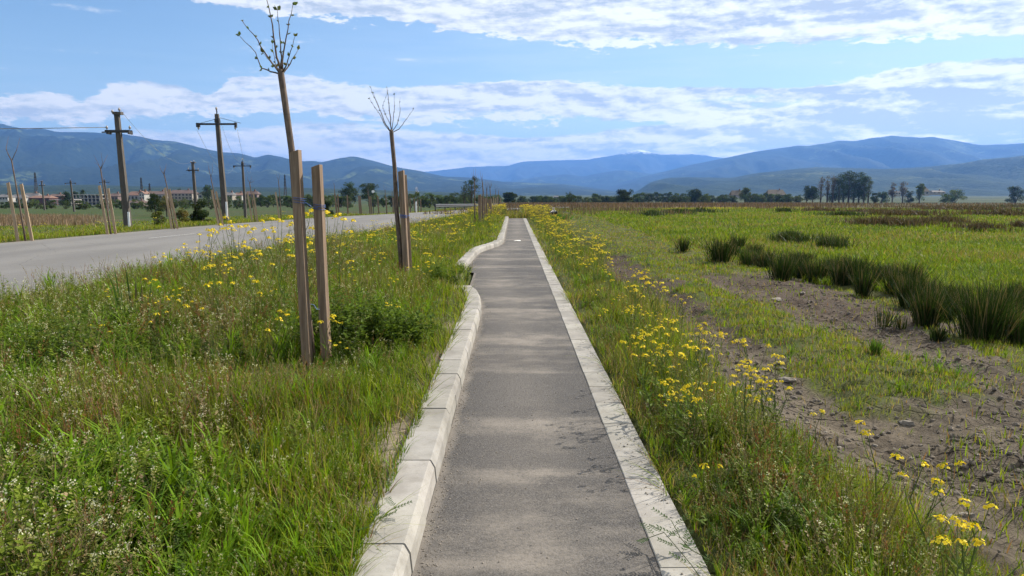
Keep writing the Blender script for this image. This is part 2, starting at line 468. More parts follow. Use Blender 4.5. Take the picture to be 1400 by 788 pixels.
mat_simple('road_paint', (0.36, 0.355, 0.34), 0.8, 0.35, 9.0, 0.1)
mk = MB()
for y0, y1 in ((24.5, 27.5), (43, 46)):
    for ya in np.arange(y0, y1 - 0.01, 1.0):
        cx0 = float(road_near(ya) * 0.36 + road_far(ya) * 0.64); cx1 = float(road_near(ya + 1) * 0.36 + road_far(ya + 1) * 0.64)
        mk.add([(cx0 - .045, ya, road_z(cx0, ya) + .005), (cx0 + .045, ya, road_z(cx0, ya) + .005), (cx1 + .045, ya + 1, road_z(cx1, ya + 1) + .005), (cx1 - .045, ya + 1, road_z(cx1, ya + 1) + .005)], [(0, 1, 2, 3)])
tag(mk.build('road_marking', MAT['road_paint']), kind='structure')

m, nt = new_mat('kerb_concrete'); b = NB(nt)
P = b.pos()
n1 = b.noise(P, 3.0, 6, 0.65); n2 = b.noise(P, 40.0, 5, 0.7); n3 = b.noise(P, 220.0, 2, 0.6)
vc = b.attr('Col').outputs['Color']
col = b.mix(b.smooth(n1, 0.3, 0.7), (0.215, 0.203, 0.183, 1), (0.325, 0.310, 0.284, 1))
col = b.mix(0.85, col, vc, 'MULTIPLY')
st = b.noise(b.mapping(P, (1.2, 1.2, 3.0)), 5.0, 6, 0.7, 0.6)
col = b.mix(b.m('MULTIPLY', b.smooth(st, 0.52, 0.70), 0.40), col, (0.17, 0.150, 0.122, 1))
col = b.mix(b.m('MULTIPLY', b.smooth(n2, 0.56, 0.72), 0.5), col, (0.19, 0.165, 0.135, 1))
col = b.mix(b.m('MULTIPLY', b.smooth(n3, 0.66, 0.8), 0.35), col, (0.16, 0.15, 0.14, 1))
b.out(b.principled(col, 0.85, b.bump(b.m('ADD', n2, b.m('MULTIPLY', n3, 0.4)), 0.45, 0.004), 0.25))
MAT['kerb'] = m

def kerb_line(name, pts, prof, L=0.5, gap=0.0045, jitter=0.004):
    """a run of kerb stones: the cross-section prof (offset to the left, height) swept along pts in half-metre stones"""
    pts = [Vector((x, y, 0)) for x, y in pts]
    seg = [(pts[i + 1] - pts[i]).length for i in range(len(pts) - 1)]
    tot = sum(seg)
    def point(s):
        i = 0
        while i < len(seg) - 1 and s > seg[i]: s -= seg[i]; i += 1
        return pts[i].lerp(pts[i + 1], s / seg[i])
    mb = MB(); n = max(1, round(tot / L)); st = tot / n; rr = random.Random(3)
    for k in range(n):
        a = point(k * st + gap / 2); c = point((k + 1) * st - gap / 2)
        d = (c - a).normalized(); lf = Vector((-d.y, d.x, 0))
        dz = rr.uniform(-jitter, jitter); du = rr.uniform(-jitter, jitter)
        g = rr.uniform(0.80, 1.07); col = (g, g * rr.uniform(0.985, 1.0), g * rr.uniform(0.95, 1.0))
        vs = []
        for q in (a, c):
            for u, z in prof: vs.append(q + lf * (u + du) + Vector((0, 0, z + dz + float(slope(q.y)))))
        m_ = len(prof)
        fs = [(i, (i + 1) % m_, m_ + (i + 1) % m_, m_ + i) for i in range(m_)] + [tuple(range(m_))[::-1], tuple(range(m_, 2 * m_))]
        mb.add(vs, fs, col)
    o = mb.build(name, MAT['kerb'], None, False, True)
    return tag(o, kind='structure')
raised = [(0.0, -0.12), (0.0, 0.004), (0.008, 0.088), (0.030, 0.128), (0.036, 0.131), (0.219, 0.131), (0.225, 0.125), (0.225, -0.12)]
raised = [(u, z) for u, z in raised]
kerb_line('raised_kerb', [(-0.43, -3.0), (-0.43, 9.6), (-0.44, 10.2), (-0.48, 10.8), (-0.56, 11.4), (-0.66, 11.9)], raised)
kerb_line('raised_kerb', [(-1.02, 15.2), (-0.99, 17.5), (-0.95, 19.3), (-0.90, 20.2), (-0.79, 21.0), (-0.63, 21.8), (-0.47, 22.6), (-0.37, 23.5), (-0.32, 24.6), (-0.32, 49.0)], raised)
flush = [(-0.205, -0.12), (-0.205, 0.006), (-0.200, 0.009), (-0.006, 0.007), (-0.002, 0.004), (-0.002, -0.12)]
kerb_line('flush_kerb', [(0.627, -3.0), (0.627, 49.0)], flush, 0.5, 0.004, 0.002)
# ------------------------------------------------------------------ grass blades (uncountable ground cover)
def pal(n, cols, wts, jit=0.18):
    cols = np.array(cols); w = np.array(wts, float); w /= w.sum()
    c = cols[rng.choice(len(cols), n, p=w)]
    return np.clip(c * (1 + jit * rng.standard_normal((n, 1))) * (1 + 0.06 * rng.standard_normal((n, 3))), 0.004, 0.9)

def blades(pos, h, w, cols, lean=0.25, bend=0.35, seg=3):
    """curved tapering blades: returns vertices, triangles, colours"""
    n = len(pos)
    az = rng.random(n) * 2 * math.pi; ln = np.abs(rng.normal(0, lean, n)); bd = np.abs(rng.normal(0, bend, n))
    dx, dy = np.cos(az), np.sin(az)
    fa = az + math.pi / 2 + rng.normal(0, 0.5, n); wx, wy = np.cos(fa), np.sin(fa)
    vs = []
    for i in range(seg + 1):
        t = i / seg
        off = h * (ln * t + bd * t * t); up = h * t * (1 - 0.35 * bd * t)
        c = np.stack([pos[:, 0] + dx * off, pos[:, 1] + dy * off, pos[:, 2] + up], 1)
        if i == seg: vs.append(c)
        else:
            hw = (w * (1 - t ** 1.6) * (0.8 + 0.4 * (t > 0)) / 2)[:, None]
            s = np.stack([wx, wy, np.zeros(n)], 1) * hw
            vs += [c - s, c + s]
    k = len(vs)
    V = np.stack(vs, 1).reshape(-1, 3)
    tri = []
    for i in range(seg - 1):
        a = 2 * i; tri += [(a, a + 1, a + 3), (a, a + 3, a + 2)]
    a = 2 * (seg - 1); tri.append((a, a + 1, a + 2))
    T = (np.arange(n)[:, None, None] * k + np.array(tri)[None]).reshape(-1, 3)
    C = np.repeat(cols, k, 0)
    return V, T, C

def merge(lst):
    V, T, C, o = [], [], [], 0
    for v, t, c in lst:
        V.append(v); T.append(t + o); C.append(c); o += len(v)
    return np.concatenate(V), np.concatenate(T), np.concatenate(C)

def scatter(n, y0, y1, xl, xr, fn=None, k=1.0, pad=2.0):
    """points spread with density falling off with distance, inside the wedge the camera can see and a margin"""
    y = y0 * (y1 / y0) ** rng.random(n) if k == 1.0 else (y0 ** (1 - k) + rng.random(n) * (y1 ** (1 - k) - y0 ** (1 - k))) ** (1 / (1 - k))
    a = np.maximum(xl(y), -0.74 * y - pad); b_ = np.minimum(xr(y), 0.74 * y + pad)
    wid = b_ - a
    ok = wid > 0
    x = a + rng.random(n) * wid
    wmax = np.maximum(wid, 0)
    p = wmax / max(wmax.max(), 1e-6) if k != 1.0 else np.minimum(1.0, wmax / np.maximum(y * 0.35, 0.8))
    keep = ok & (rng.random(n) < p)
    x, y = x[keep], y[keep]
    if fn is not None:
        q = rng.random(len(x)) < fn(x, y); x, y = x[q], y[q]
    return x, y

def stuff(name, parts, mats, label, cat):
    V, T, C = merge(parts)
    o = obj(name, big_mesh(name, V, T, mats, C))
    return tag(o, label, cat, kind='stuff')

def place(tpl, x, y, z, s, col_jit=0.15, tilt=0.12):
    """many copies of a template (V, T, C) as arrays"""
    V0, T0, C0 = tpl; n = len(x); k = len(V0)
    a = rng.random(n) * 2 * math.pi; ca, sa = np.cos(a), np.sin(a)
    tx, ty = rng.normal(0, tilt, n), rng.normal(0, tilt, n)
    P = V0[None] * s[:, None, None]
    X = P[..., 0] * ca[:, None] - P[..., 1] * sa[:, None] + P[..., 2] * tx[:, None]
    Y = P[..., 0] * sa[:, None] + P[..., 1] * ca[:, None] + P[..., 2] * ty[:, None]
    V = np.stack([X + x[:, None], Y + y[:, None], P[..., 2] + z[:, None]], 2).reshape(-1, 3)
    T = (np.arange(n)[:, None, None] * k + T0[None]).reshape(-1, 3)
    C = np.clip((C0[None] * (1 + col_jit * rng.standard_normal((n, 1, 1)))).reshape(-1, 3), 0.004, 0.95)
    return V, T, C

GREENS = [(0.148, 0.212, 0.010), (0.216, 0.272, 0.013), (0.066, 0.104, 0.010), (0.190, 0.185, 0.038), (0.32, 0.250, 0.115), (0.21, 0.115, 0.060)]

# ---- templates of wild weeds
def rv(s=1.0): return Vector((random.gauss(0, s), random.gauss(0, s), random.gauss(0, s)))
GR = (0.170, 0.215, 0.026); GD = (0.090, 0.140, 0.015); DRY = (0.26, 0.19, 0.10); WHT = (0.60, 0.59, 0.44); YEL = (0.80, 0.63, 0.030); RUS = (0.23, 0.095, 0.040)

def tpl_purse(h, seed, head=WHT, stemc=GR, podc=(0.17, 0.19, 0.06)):
    """thin upright weed with small pods all along and a white flower tip"""
    random.seed(seed); mb = MB()
    for s in range(random.randint(2, 4)):
        d = Vector((random.gauss(0, .22), random.gauss(0, .22), 1)); hh = h * random.uniform(0.65, 1.0)
        p = [Vector((0, 0, 0)), d * hh * 0.5 + rv(.01), d * hh + Vector((random.gauss(0, .03), random.gauss(0, .03), 0))]
        mb.tube(p, [0.0022, 0.0018, 0.001], 3, stemc, False)
        for k in range(16):
            t = random.uniform(0.35, 0.96); q = p[0].lerp(p[2], t) if t > .5 else p[0].lerp(p[1], t * 2)
            a = random.uniform(0, 6.28); dd = Vector((math.cos(a), math.sin(a), random.uniform(.2, .8)))
            mb.leaf(q, dd, (0, 0, 1), random.uniform(.014, .026), .011, podc, 0.1)
        for k in range(7):
            q = p[2] + rv(.008)
            mb.leaf(q, rv() + Vector((0, 0, 1)), (1, 0, .2), .009, .008, head, 0.05)
        for k in range(4):
            t = random.uniform(0.05, 0.6); q = p[0].lerp(p[2], t); a = random.uniform(0, 6.28)
            mb.leaf(q, (math.cos(a), math.sin(a), .6), (0, 0, 1), random.uniform(.03, .06), .014, GR, .2)
    return mb.arrays()

def tpl_leafy(h, seed, c1=GD, c2=GR, L=0.07, W=0.022, n=26):
    """bushy weed clothed in leaves"""
    random.seed(seed); mb = MB()
    for s in range(random.randint(2, 4)):
        d = Vector((random.gauss(0, .25), random.gauss(0, .25), 1)).normalized(); hh = h * random.uniform(.6, 1)
        mb.tube([(0, 0, 0), d * hh * .55, d * hh], [.003, .0025, .0015], 3, c2, False)
        for k in range(n):
            t = random.uniform(.12, 1.0); a = random.uniform(0, 6.28)
            dd = Vector((math.cos(a), math.sin(a), random.uniform(-.1, .9)))
            f = random.random()
            mb.leaf(d * hh * t, dd, (0, 0, 1), L * random.uniform(.5, 1.1) * (1.15 - .6 * t), W * random.uniform(.7, 1.2), tuple(c1[i] * (1 - f) + c2[i] * f for i in range(3)), .22)
    return mb.arrays()

def tpl_broad(h, seed, col=(0.145, 0.250, 0.014)):
    """tuft of wide bright blades"""
    random.seed(seed); mb = MB()
    for k in range(11):
        a = random.uniform(0, 6.28); ln = abs(random.gauss(.18, .15)); hh = h * random.uniform(.55, 1); w = random.uniform(.010, .022)
        s = Vector((-math.sin(a), math.cos(a), 0)) * w / 2; o = Vector((math.cos(a), math.sin(a), 0))
        r0 = rv(.012); r0.z = 0
        P = [r0 + o * hh * (ln * t + .35 * t ** 3) + Vector((0, 0, hh * t * (1 - .2 * t * t))) for t in (0, .35, .7, 1)]
        f = random.uniform(.75, 1.2)
        mb.add([P[0] - s * .7, P[0] + s * .7, P[1] - s, P[1] + s, P[2] - s * .7, P[2] + s * .7, P[3]], [(0, 1, 3), (0, 3, 2), (2, 3, 5), (2, 5, 4), (4, 5, 6)], tuple(c * f for c in col))
    return mb.arrays()

def tpl_dry(h, seed, headc=DRY, stemc=(0.24, 0.20, 0.10)):
    """seeding grass or dock: thin stems with a feathery brown head"""
    random.seed(seed); mb = MB()
    for s in range(5):
        d = Vector((random.gauss(0, .16), random.gauss(0, .16), 1)); hh = h * random.uniform(.6, 1)
        tip = d * hh + Vector((random.gauss(0, .04), random.gauss(0, .04), 0))
        mb.tube([(0, 0, 0), d * hh * .5, tip], [.0016, .0013, .0008], 3, stemc, False)
        for k in range(14):
            t = random.uniform(.68, 1.0); q = (d * hh * .5).lerp(tip, (t - .5) * 2); a = random.uniform(0, 6.28)
            mb.leaf(q, (math.cos(a) * .6, math.sin(a) * .6, 1), (0, 0, 1), random.uniform(.012, .024), .005, headc, .05)
    return mb.arrays()

def flower_cluster(mb, c, r, seed, n=20, col=YEL):
    """rounded head of small four-petalled flowers with green buds"""
    rr = random.Random(seed)
    for k in range(n):
        a = rr.uniform(0, 6.28); q = math.sqrt(rr.random())
        p = Vector(c) + Vector((math.cos(a) * q * r, math.sin(a) * q * r, (1 - q * q) * r * .55 + rr.uniform(-.3, .1) * r))
        nrm = (Vector((math.cos(a) * q, math.sin(a) * q, .75)) + Vector((rr.gauss(0, .3), rr.gauss(0, .3), 0))).normalized()
        u = nrm.orthogonal().normalized(); w = nrm.cross(u); s = rr.uniform(.0075, .0105) * (r / .04) ** .5
        f = rr.uniform(.8, 1.15); cc = (min(.95, col[0] * f), col[1] * f * rr.uniform(.92, 1.06), col[2])
        for ax, bx in ((u, w), (w, u)):
            mb.add([p - ax * s - bx * s * .42 + nrm * .002, p + ax * s - bx * s * .42 + nrm * .002, p + ax * s + bx * s * .42 + nrm * .002, p - ax * s + bx * s * .42 + nrm * .002], [(0, 1, 2, 3)], cc)
    for k in range(5):
        mb.leaf(Vector(c) + Vector((rr.gauss(0, r * .25), rr.gauss(0, r * .25), r * .5)), (rr.gauss(0, .3), rr.gauss(0, .3), 1), (1, 0, 0), .012, .006, (.20, .24, .03), 0)

def mustard(h, seed, nb=5, spread=.35, r=.042, nf=22, leaves=7):
    """stem builder and a list of flower-head builders of one yellow-flowering plant"""
    rr = random.Random(seed); st = MB(); heads = []
    ln = Vector((rr.gauss(0, .08), rr.gauss(0, .08), 1))
    P = [Vector((0, 0, 0)), ln * h * .35 + Vector((rr.gauss(0, .02), rr.gauss(0, .02), 0)), ln * h * .7 + Vector((rr.gauss(0, .03), rr.gauss(0, .03), 0)), ln * h]
    st.tube(P, [.0050, .0042, .0032, .0020], 5, (.12, .16, .045), False)
    tips = [P[3]]
    for k in range(nb):
        t = rr.uniform(.38, .86); q = P[0].lerp(P[3], t); a = 6.28 * k / nb + rr.uniform(-.5, .5)
        L = h * rr.uniform(.5, .85) * (1 - t) + .12 * h
        o = Vector((math.cos(a), math.sin(a), 0))
        e = q + o * L * spread * rr.uniform(.7, 1.4) + Vector((0, 0, L)); mdl = q.lerp(e, .5) + o * L * .09
        st.tube([q, mdl, e], [.0026, .0021, .0013], 4, (.13, .17, .05), False)
        tips.append(e)
        st.leaf(q, o + Vector((0, 0, .5)), (0, 0, 1), rr.uniform(.04, .08), .014, GR, .2)
    for e in tips:                                   # seed pods under the head
        for k in range(7):
            a = rr.uniform(0, 6.28); q = e - Vector((0, 0, rr.uniform(.03, .16)))
            st.leaf(q, (math.cos(a) * .7, math.sin(a) * .7, .8), (0, 0, 1), rr.uniform(.02, .04), .003, (.14, .17, .05), 0)
    for k in range(leaves):
        t = rr.uniform(.03, .5); a = rr.uniform(0, 6.28); f = rr.uniform(.8, 1.2)
        st.leaf(P[0].lerp(P[3], t), (math.cos(a), math.sin(a), rr.uniform(.1, .9)), (0, 0, 1), rr.uniform(.07, .15) * min(1, h / .6), rr.uniform(.022, .04), tuple(c * f for c in GD), .25)
    for i, e in enumerate(tips):
        fb = MB(); flower_cluster(fb, e + Vector((0, 0, .004)), r * rr.uniform(.7, 1.2), seed * 31 + i, nf); heads.append(fb)
    return st, heads

def join(st, heads):
    mb = MB()
    for q in [st] + heads:
        k = len(mb.v); mb.v += q.v; mb.c += q.c; mb.f += [tuple(i + k for i in f) for f in q.f]
    return mb

# ---- verge between road and path
verge_l = lambda y: road_near(y) - 0.15
verge_r = lambda y: path_left(y) - 0.19
def verge_density(x, y):
    s, sandy = soil_mask(x, y)
    n = vnoise(x, y, 0.7, 3, 21)
    near_road = sstep(0.0, 0.9, x - road_near(y))
    return np.clip((0.35 + 0.9 * sstep(.25, .6, n)) * (1 - .93 * sandy) * (0.25 + .75 * near_road), 0, 1)
def stake_gap(x, y):
    return 1 - .72 * np.exp(-(((x + 1.85) / .55) ** 2 + ((y - 5.9) / .75) ** 2) ** 2) - .5 * np.exp(-(((x + 2.0) / .4) ** 2 + ((y - 12.9) / .8) ** 2) ** 2)
def verge_h(x, y):
    n = vnoise(x, y, 1.3, 2, 22); e = (path_left(y) - .2) - x
    return stake_gap(x, y) * (0.13 + 0.20 * sstep(.3, .75, n)) * (0.40 + .60 * sstep(.05, 1.0, e)) * (0.55 + .45 * sstep(0, 1.2, x - road_near(y)))
x, y = scatter(180000, 1.7, 64, verge_l, verge_r, verge_density)
h = verge_h(x, y) * rng.uniform(.35, 1.45, len(x)); z = gz(x, y)
w = rng.uniform(.0035, .0095, len(x)) * np.maximum(1, y / 6) ** .75
dryness = vnoise(x, y, 1.6, 3, 25)
cg = pal(len(x), GREENS, [.32, .30, .18, .14, .05, .01]); cd = pal(len(x), GREENS, [.22, .20, .12, .28, .15, .03])
cc = np.where((rng.random(len(x)) < sstep(.45, .7, dryness))[:, None], cd, cg)
parts = [blades(np.stack([x, y, z], 1), h, w, cc, .20, .35)]
print('verge blades', len(x))
stuff('verge_grass', parts, MAT['leaf'], 'long rough green grass growing between the road and the raised kerb', 'grass')

purses = [tpl_purse(.60, 1, podc=(.27, .26, .09)), tpl_purse(.48, 2, podc=(.22, .24, .07)), tpl_purse(.44, 3, (0.55, 0.52, 0.40), (0.22, .17, .09), (0.34, .26, .15))]
leafys = [tpl_leafy(.52, 4), tpl_leafy(.34, 5, (0.07, .12, .03), (0.12, .165, .05), .05, .016, 34), tpl_leafy(.26, 6, (0.085, .15, .02), (0.13, .21, .03), .085, .034, 14)]
broads = [tpl_broad(.54, 7), tpl_broad(.36, 8, (0.165, .25, .018)), tpl_broad(.40, 9, (.090, .17, .016))]
drys = [tpl_dry(.50, 10), tpl_dry(.42, 11, RUS, (.20, .12, .06)), tpl_dry(.55, 12, (.22, .20, .09), (.17, .18, .07))]
def weeds(n, y0, y1, xl, xr, dens, tpls, smin, smax, hf=None, far=None):
    out = []
    for t in tpls:
        x, y = scatter(n // len(tpls), y0, y1, xl, xr, dens)
        s = rng.uniform(smin, smax, len(x))
        if hf is not None: s = s * hf(x, y)
        if len(x): out.append(place(t, x, y, gz(x, y), s))
    return out
vh = lambda x, y: stake_gap(x, y) * (0.35 + .65 * sstep(.1, 1.1, (path_left(y) - .2) - x))
def patchy(seed, lo, hi, sc_=1.0):
    return lambda x, y: verge_density(x, y) * sstep(lo, hi, vnoise(x, y, sc_, 2, seed))
stuff('wild_weeds', weeds(7600, 1.8, 26, verge_l, verge_r, patchy(31, .26, .52, .9), purses, .5, 1.1, vh)
      + weeds(12000, 1.8, 44, verge_l, verge_r, patchy(32, .28, .55, 1.2), leafys, .4, 1.05, vh)
      + weeds(7000, 1.8, 40, verge_l, verge_r, patchy(34, .32, .58, 1.5), drys, .55, 1.15, vh),
      MAT['leaf'], 'low leafy weeds with tiny white flowers mixed through the verge beside the raised kerb', 'weeds')
stuff('broad_grass', weeds(7000, 1.8, 24, verge_l, verge_r, patchy(33, .30, .56, .8), broads, .5, 1.1, vh),
      MAT['leaf'], 'wide bladed bright green grass tufts in the verge beside the raised kerb', 'grass')

# ---- flowering strip right of the path
strip_l = lambda y: np.full_like(y, 0.86)
def strip_edge(y): return 1.66 + .29 * sstep(4.0, 7.5, y) + 0.25 * np.sin(y * .7) + .25 * (vnoise(y, y * 0, 1.5, 2, 41) - .5) + 0.25 * sstep(8, 20, y)
strip_d = lambda x, y: np.clip(0.25 + 1.0 * sstep(.28, .6, vnoise(x, y, .5, 3, 42)), 0, 1) * (1 - sstep(-.25, .12, x - strip_edge(y)) * .9) * (.45 + .55 * sstep(.86, 1.15, x))
strip_r = lambda y: strip_edge(y) + .2
x, y = scatter(120000, 1.7, 56, strip_l, strip_r, strip_d)
h = (0.10 + .17 * sstep(.3, .7, vnoise(x, y, .9, 2, 43))) * (.55 + .45 * sstep(.86, 1.3, x)) * rng.uniform(.5, 1.35, len(x))
w = rng.uniform(.003, .007, len(x)) * np.maximum(1, y / 6) ** .75
cg = pal(len(x), GREENS, [.31, .33, .13, .15, .05, .03]); cd = pal(len(x), GREENS, [.15, .18, .08, .22, .24, .13])
cc = np.where((rng.random(len(x)) < np.maximum(sstep(.45, .65, vnoise(x, y, .8, 3, 44)), 1 - sstep(.9, 1.2, x)))[:, None], cd, cg)
print('strip blades', len(x))
sw = lambda x, y: (.42 + .48 * sstep(.86, 1.30, x)) * (1 - .35 * sstep(-.45, .05, x - strip_edge(y)))
stuff('strip_grass', [blades(np.stack([x, y, gz(x, y)], 1), h, w, cc)] + weeds(2600, 1.7, 26, strip_l, strip_r, strip_d, broads, .35, .85, sw),
      MAT['leaf'], 'mixed green and straw coloured grass in the strip right of the flush kerb', 'grass')
stuff('strip_weeds', weeds(1700, 1.7, 30, strip_l, strip_r, strip_d, purses, .45, .95, sw) + weeds(5200, 1.7, 44, strip_l, strip_r, strip_d, leafys, .35, .85, sw)
      + weeds(2600, 1.7, 45, strip_l, strip_r, strip_d, drys, .5, 1.0, sw),
      MAT['leaf'], 'thin stemmed weeds and rusty dock in the strip right of the flush kerb', 'weeds')

# ---- rutted track: thin short grass
def track_d(x, y):
    s, _ = soil_mask(x, y)
    return np.clip(1 - .86 * s, 0, 1) * (.25 + .75 * sstep(.3, .6, vnoise(x, y, .45, 3, 51)))
x, y = scatter(170000, 2.0, 70, lambda y: strip_edge(y) - .1, lambda y: 6.0 + 0 * y, track_d)
h = rng.uniform(.025, .085, len(x)) * (.6 + .9 * vnoise(x, y, .8, 2, 52)); w = rng.uniform(.004, .008, len(x)) * np.maximum(1, y / 6) ** .8
fd = sstep(14, 26, y)
cg = pal(len(x), GREENS, [.30, .33, .10, .17, .08, .02]); cd = pal(len(x), GREENS, [.10, .14, .06, .26, .30, .14])
cc = np.where((rng.random(len(x)) < .30 + .5 * fd * sstep(.4, .65, vnoise(x, y, 1.6, 2, 53)))[:, None], cd, cg)
print('track blades', len(x))
stuff('track_grass', [blades(np.stack([x, y, gz(x, y)], 1), h, w, cc)] + weeds(420, 2.5, 20, lambda y: 2.6 + 0 * y, lambda y: 5.6 + 0 * y, track_d, broads, .22, .5),
      MAT['leaf'], 'short thin grass growing along the rutted dirt track', 'grass')

# ---- wet meadow
def mead_edge(y): return np.where(y < 14, 6.0, np.where(y < 26, 5.6, 5.2))
x, y = scatter(300000, 4.5, 120, lambda y: mead_edge(y) + .5 * vnoise(y, y * 0, 2.0, 2, 61), lambda y: 100 + 0 * y, lambda x, y: .45 + .55 * sstep(.3, .55, vnoise(x, y, 1.1, 3, 62)))
n1 = vnoise(x, y * 2.2, 7, 3, 63); n2 = vnoise(x, y, 1.2, 2, 64)
h = (.06 + .15 * n2) * rng.uniform(.5, 1.5, len(x)); w = rng.uniform(.006, .012, len(x)) * np.maximum(1, y / 7) ** .85
MG = [(0.125, 0.190, 0.013), (0.175, 0.232, 0.016), (0.070, 0.118, 0.014), (0.220, 0.215, 0.032), (0.25, 0.18, .085)]
cg = pal(len(x), MG, [.35, .38, .14, .11, .02]); cd = pal(len(x), MG, [.12, .15, .12, .31, .30])
ck = pal(len(x), MG, [.22, .10, .60, .06, .02]); n3 = vnoise(x, y * 2.5, 4.5, 3, 66)
cc = np.where((rng.random(len(x)) < sstep(.48, .72, n1) * .7)[:, None], cd, np.where((rng.random(len(x)) < sstep(.46, .66, n3) * .65)[:, None], ck, cg))
print('meadow blades', len(x))
stuff('meadow_grass', [blades(np.stack([x, y, gz(x, y)], 1), h, w, cc, .35, .5)], MAT['leaf'], 'bright yellow-green grass covering the wet meadow right of the rushes', 'grass')

# ---- dark sedge drifts across the meadow
def drift(cx, cy, rx, ry, n, hh, col):
    a = rng.random(n) * 6.28; q = np.abs(rng.normal(0, .55, n))
    x = cx + np.cos(a) * q * rx; y = cy + np.sin(a) * q * ry
    k = vnoise(x, y, max(.6, rx * .14), 3, 71) > .46
    x, y = x[k], y[k]
    return blades(np.stack([x, y, gz(x, y)], 1), hh * rng.uniform(.5, 1.2, len(x)), rng.uniform(.015, .03, len(x)) * max(1, cy / 22), pal(len(x), col, [1] * len(col), .25), .3, .3)
BR = [(.085, .060, .035), (.060, .058, .022), (.12, .085, .05)]
DG = [(.030, .055, .014), (.045, .075, .016), (.07, .07, .03)]
dr = []
for px, py, wpx, dpt, n, hh, cl in ((1215, 309, 90, 1.3, 3400, .5, BR), (1290, 306, 50, 1.0, 1400, .45, BR), (1340, 316, 50, 1.2, 1500, .4, BR), (1080, 333, 45, 1.0, 2400, .42, DG), (1130, 340, 40, 1.0, 1900, .42, DG),
                                   (925, 293, 30, 1.6, 900, .5, DG), (890, 296, 26, 1.2, 700, .5, DG), (960, 291, 30, 2, 800, .5, DG), (1070, 291, 12, .9, 500, .5, DG), (1120, 290, 40, 2, 900, .5, BR), (1200, 292, 60, 3, 1800, .5, BR),
                                   (1240, 296, 80, 2, 1800, .5, BR), (1320, 288, 90, 4, 2600, .5, BR), (1370, 296, 60, 3, 2000, .55, BR), (1150, 296, 40, 1.4, 900, .4, DG), (1290, 284, 80, 4, 2000, .5, BR), (1390, 283, 50, 4, 1200, .5, DG), (1395, 312, 20, 1, 500, .4, BR)):
    p = G_ground(px, py)
    dr.append(drift(p.x, p.y, wpx * p.y / FPX / 2 * 1.25, dpt * p.y / 25, n, hh, cl))
stuff('sedge', dr, MAT['far_leaf'], 'low drifts of dark brown sedge across the green meadow', 'sedge')

# ---- yellow bloom line far across the meadow
yb = []
for px, py, wpx, n in ((935, 287.5, 50, 900), (985, 286.5, 40, 600), (1015, 286, 30, 400), (1085, 285.5, 50, 300)):
    p = G_ground(px, py); q = wpx * p.y / FPX / 2
    x = p.x + rng.uniform(-q, q, n); y = p.y + rng.normal(0, 1.2, n)
    yb.append(blades(np.stack([x, y, gz(x, y)], 1), rng.uniform(.2, .4, n), rng.uniform(.06, .12, n), pal(n, [(.36, .33, .03), (.22, .26, .03)], [1, 1])))
stuff('yellow_bloom', yb, MAT['leaf'], 'thin line of yellow bloom along the far edge of the green meadow', 'flowers')

# ---- reed beds
def reeds(n, xr, yr, fn, hh, cols, wts):
    x = rng.uniform(xr[0], xr[1], n); y = np.exp(rng.uniform(math.log(yr[0]), math.log(yr[1]), n))
    k = (np.abs(x) < .80 * y + 8) & (rng.random(n) < fn(x, y)); x, y = x[k], y[k]
    return blades(np.stack([x, y, gz(x, y)], 1), hh * rng.uniform(.6, 1.25, len(x)), rng.uniform(.03, .06, len(x)) * np.maximum(1, y / 90), pal(len(x), cols, wts, .22), .12, .12)
RD = [(.150, .100, .068), (.105, .072, .050), (.20, .145, .095), (.075, .075, .035)]
rd1 = reeds(60000, (-6, 260), (96, 380), lambda x, y: (sstep(.25, .5, vnoise(x, y, 14, 3, 81)) * .8 + .2) * (1 - .75 * sstep(.36, .5, x / y)), .9, RD, [.4, .3, .2, .1])
rd3 = reeds(5000, (-7, 14), (56, 90), lambda x, y: sstep(.35, .6, vnoise(x, y, 5, 2, 82)) , .55, RD, [.3, .2, .2, .3])
stuff('reed_bed', [rd1, rd3], MAT['far_leaf'], 'wide band of brown dry reeds between the meadow and the treeline', 'reeds')
rd2 = reeds(30000, (-90, -30), (58, 104), lambda x, y: (1 - sstep(-.60, -.54, x / y)) * sstep(.2, .4, vnoise(x, y, 8, 2, 83)) * sstep(58, 64, y) * (1 - sstep(92, 103, y)), .55, [(.20, .145, .095), (.15, .110, .070), (.24, .18, .12)], [1, 1, 1])
stuff('reed_bed', [rd2], MAT['far_leaf'], 'pale brown patch of dry reeds on the low plain left beyond the road', 'reeds')

# ---- grass on the far side of the road and the low plain
far_l = lambda y: road_far(np.minimum(y, 78)) - 30
far_r = lambda y: road_far(np.minimum(y, 78)) - .15
def far_d(x, y): return (.4 + .6 * sstep(.3, .6, vnoise(x, y, 1.5, 3, 91))) * np.where(road_far(np.minimum(y, 78)) - x < 8, 1, .5)
x, y = scatter(130000, 12, 110, far_l, far_r, far_d)
h = (.09 + .16 * vnoise(x, y, 2, 2, 92)) * rng.uniform(.6, 1.3, len(x)); w = rng.uniform(.012, .024, len(x)) * np.maximum(1, y / 25) ** .9
cc = pal(len(x), GREENS, [.27, .28, .08, .24, .12, .01])
print('far verge', len(x))
stuff('roadside_grass', [blades(np.stack([x, y, gz(x, y)], 1), h, w, cc)], MAT['leaf'], 'green grass on the far side of the road around the staked saplings', 'grass')
# rank growth closing off the view where the path drops away
x = rng.uniform(-3.0, 3.2, 9000); y = rng.uniform(49.2, 66, 9000)
stuff('rank_growth', [blades(np.stack([x, y, gz(x, y)], 1), rng.uniform(.25, .6, 9000) * (.7 + .6 * (np.abs(x) > .7)), rng.uniform(.02, .05, 9000), pal(9000, [(.12, .16, .03), (.20, .15, .08), (.30, .27, .04), (.15, .10, .06)], [.4, .25, .2, .15]))],
      MAT['leaf'], 'mixed dry and green growth where the path ends out of sight', 'grass')
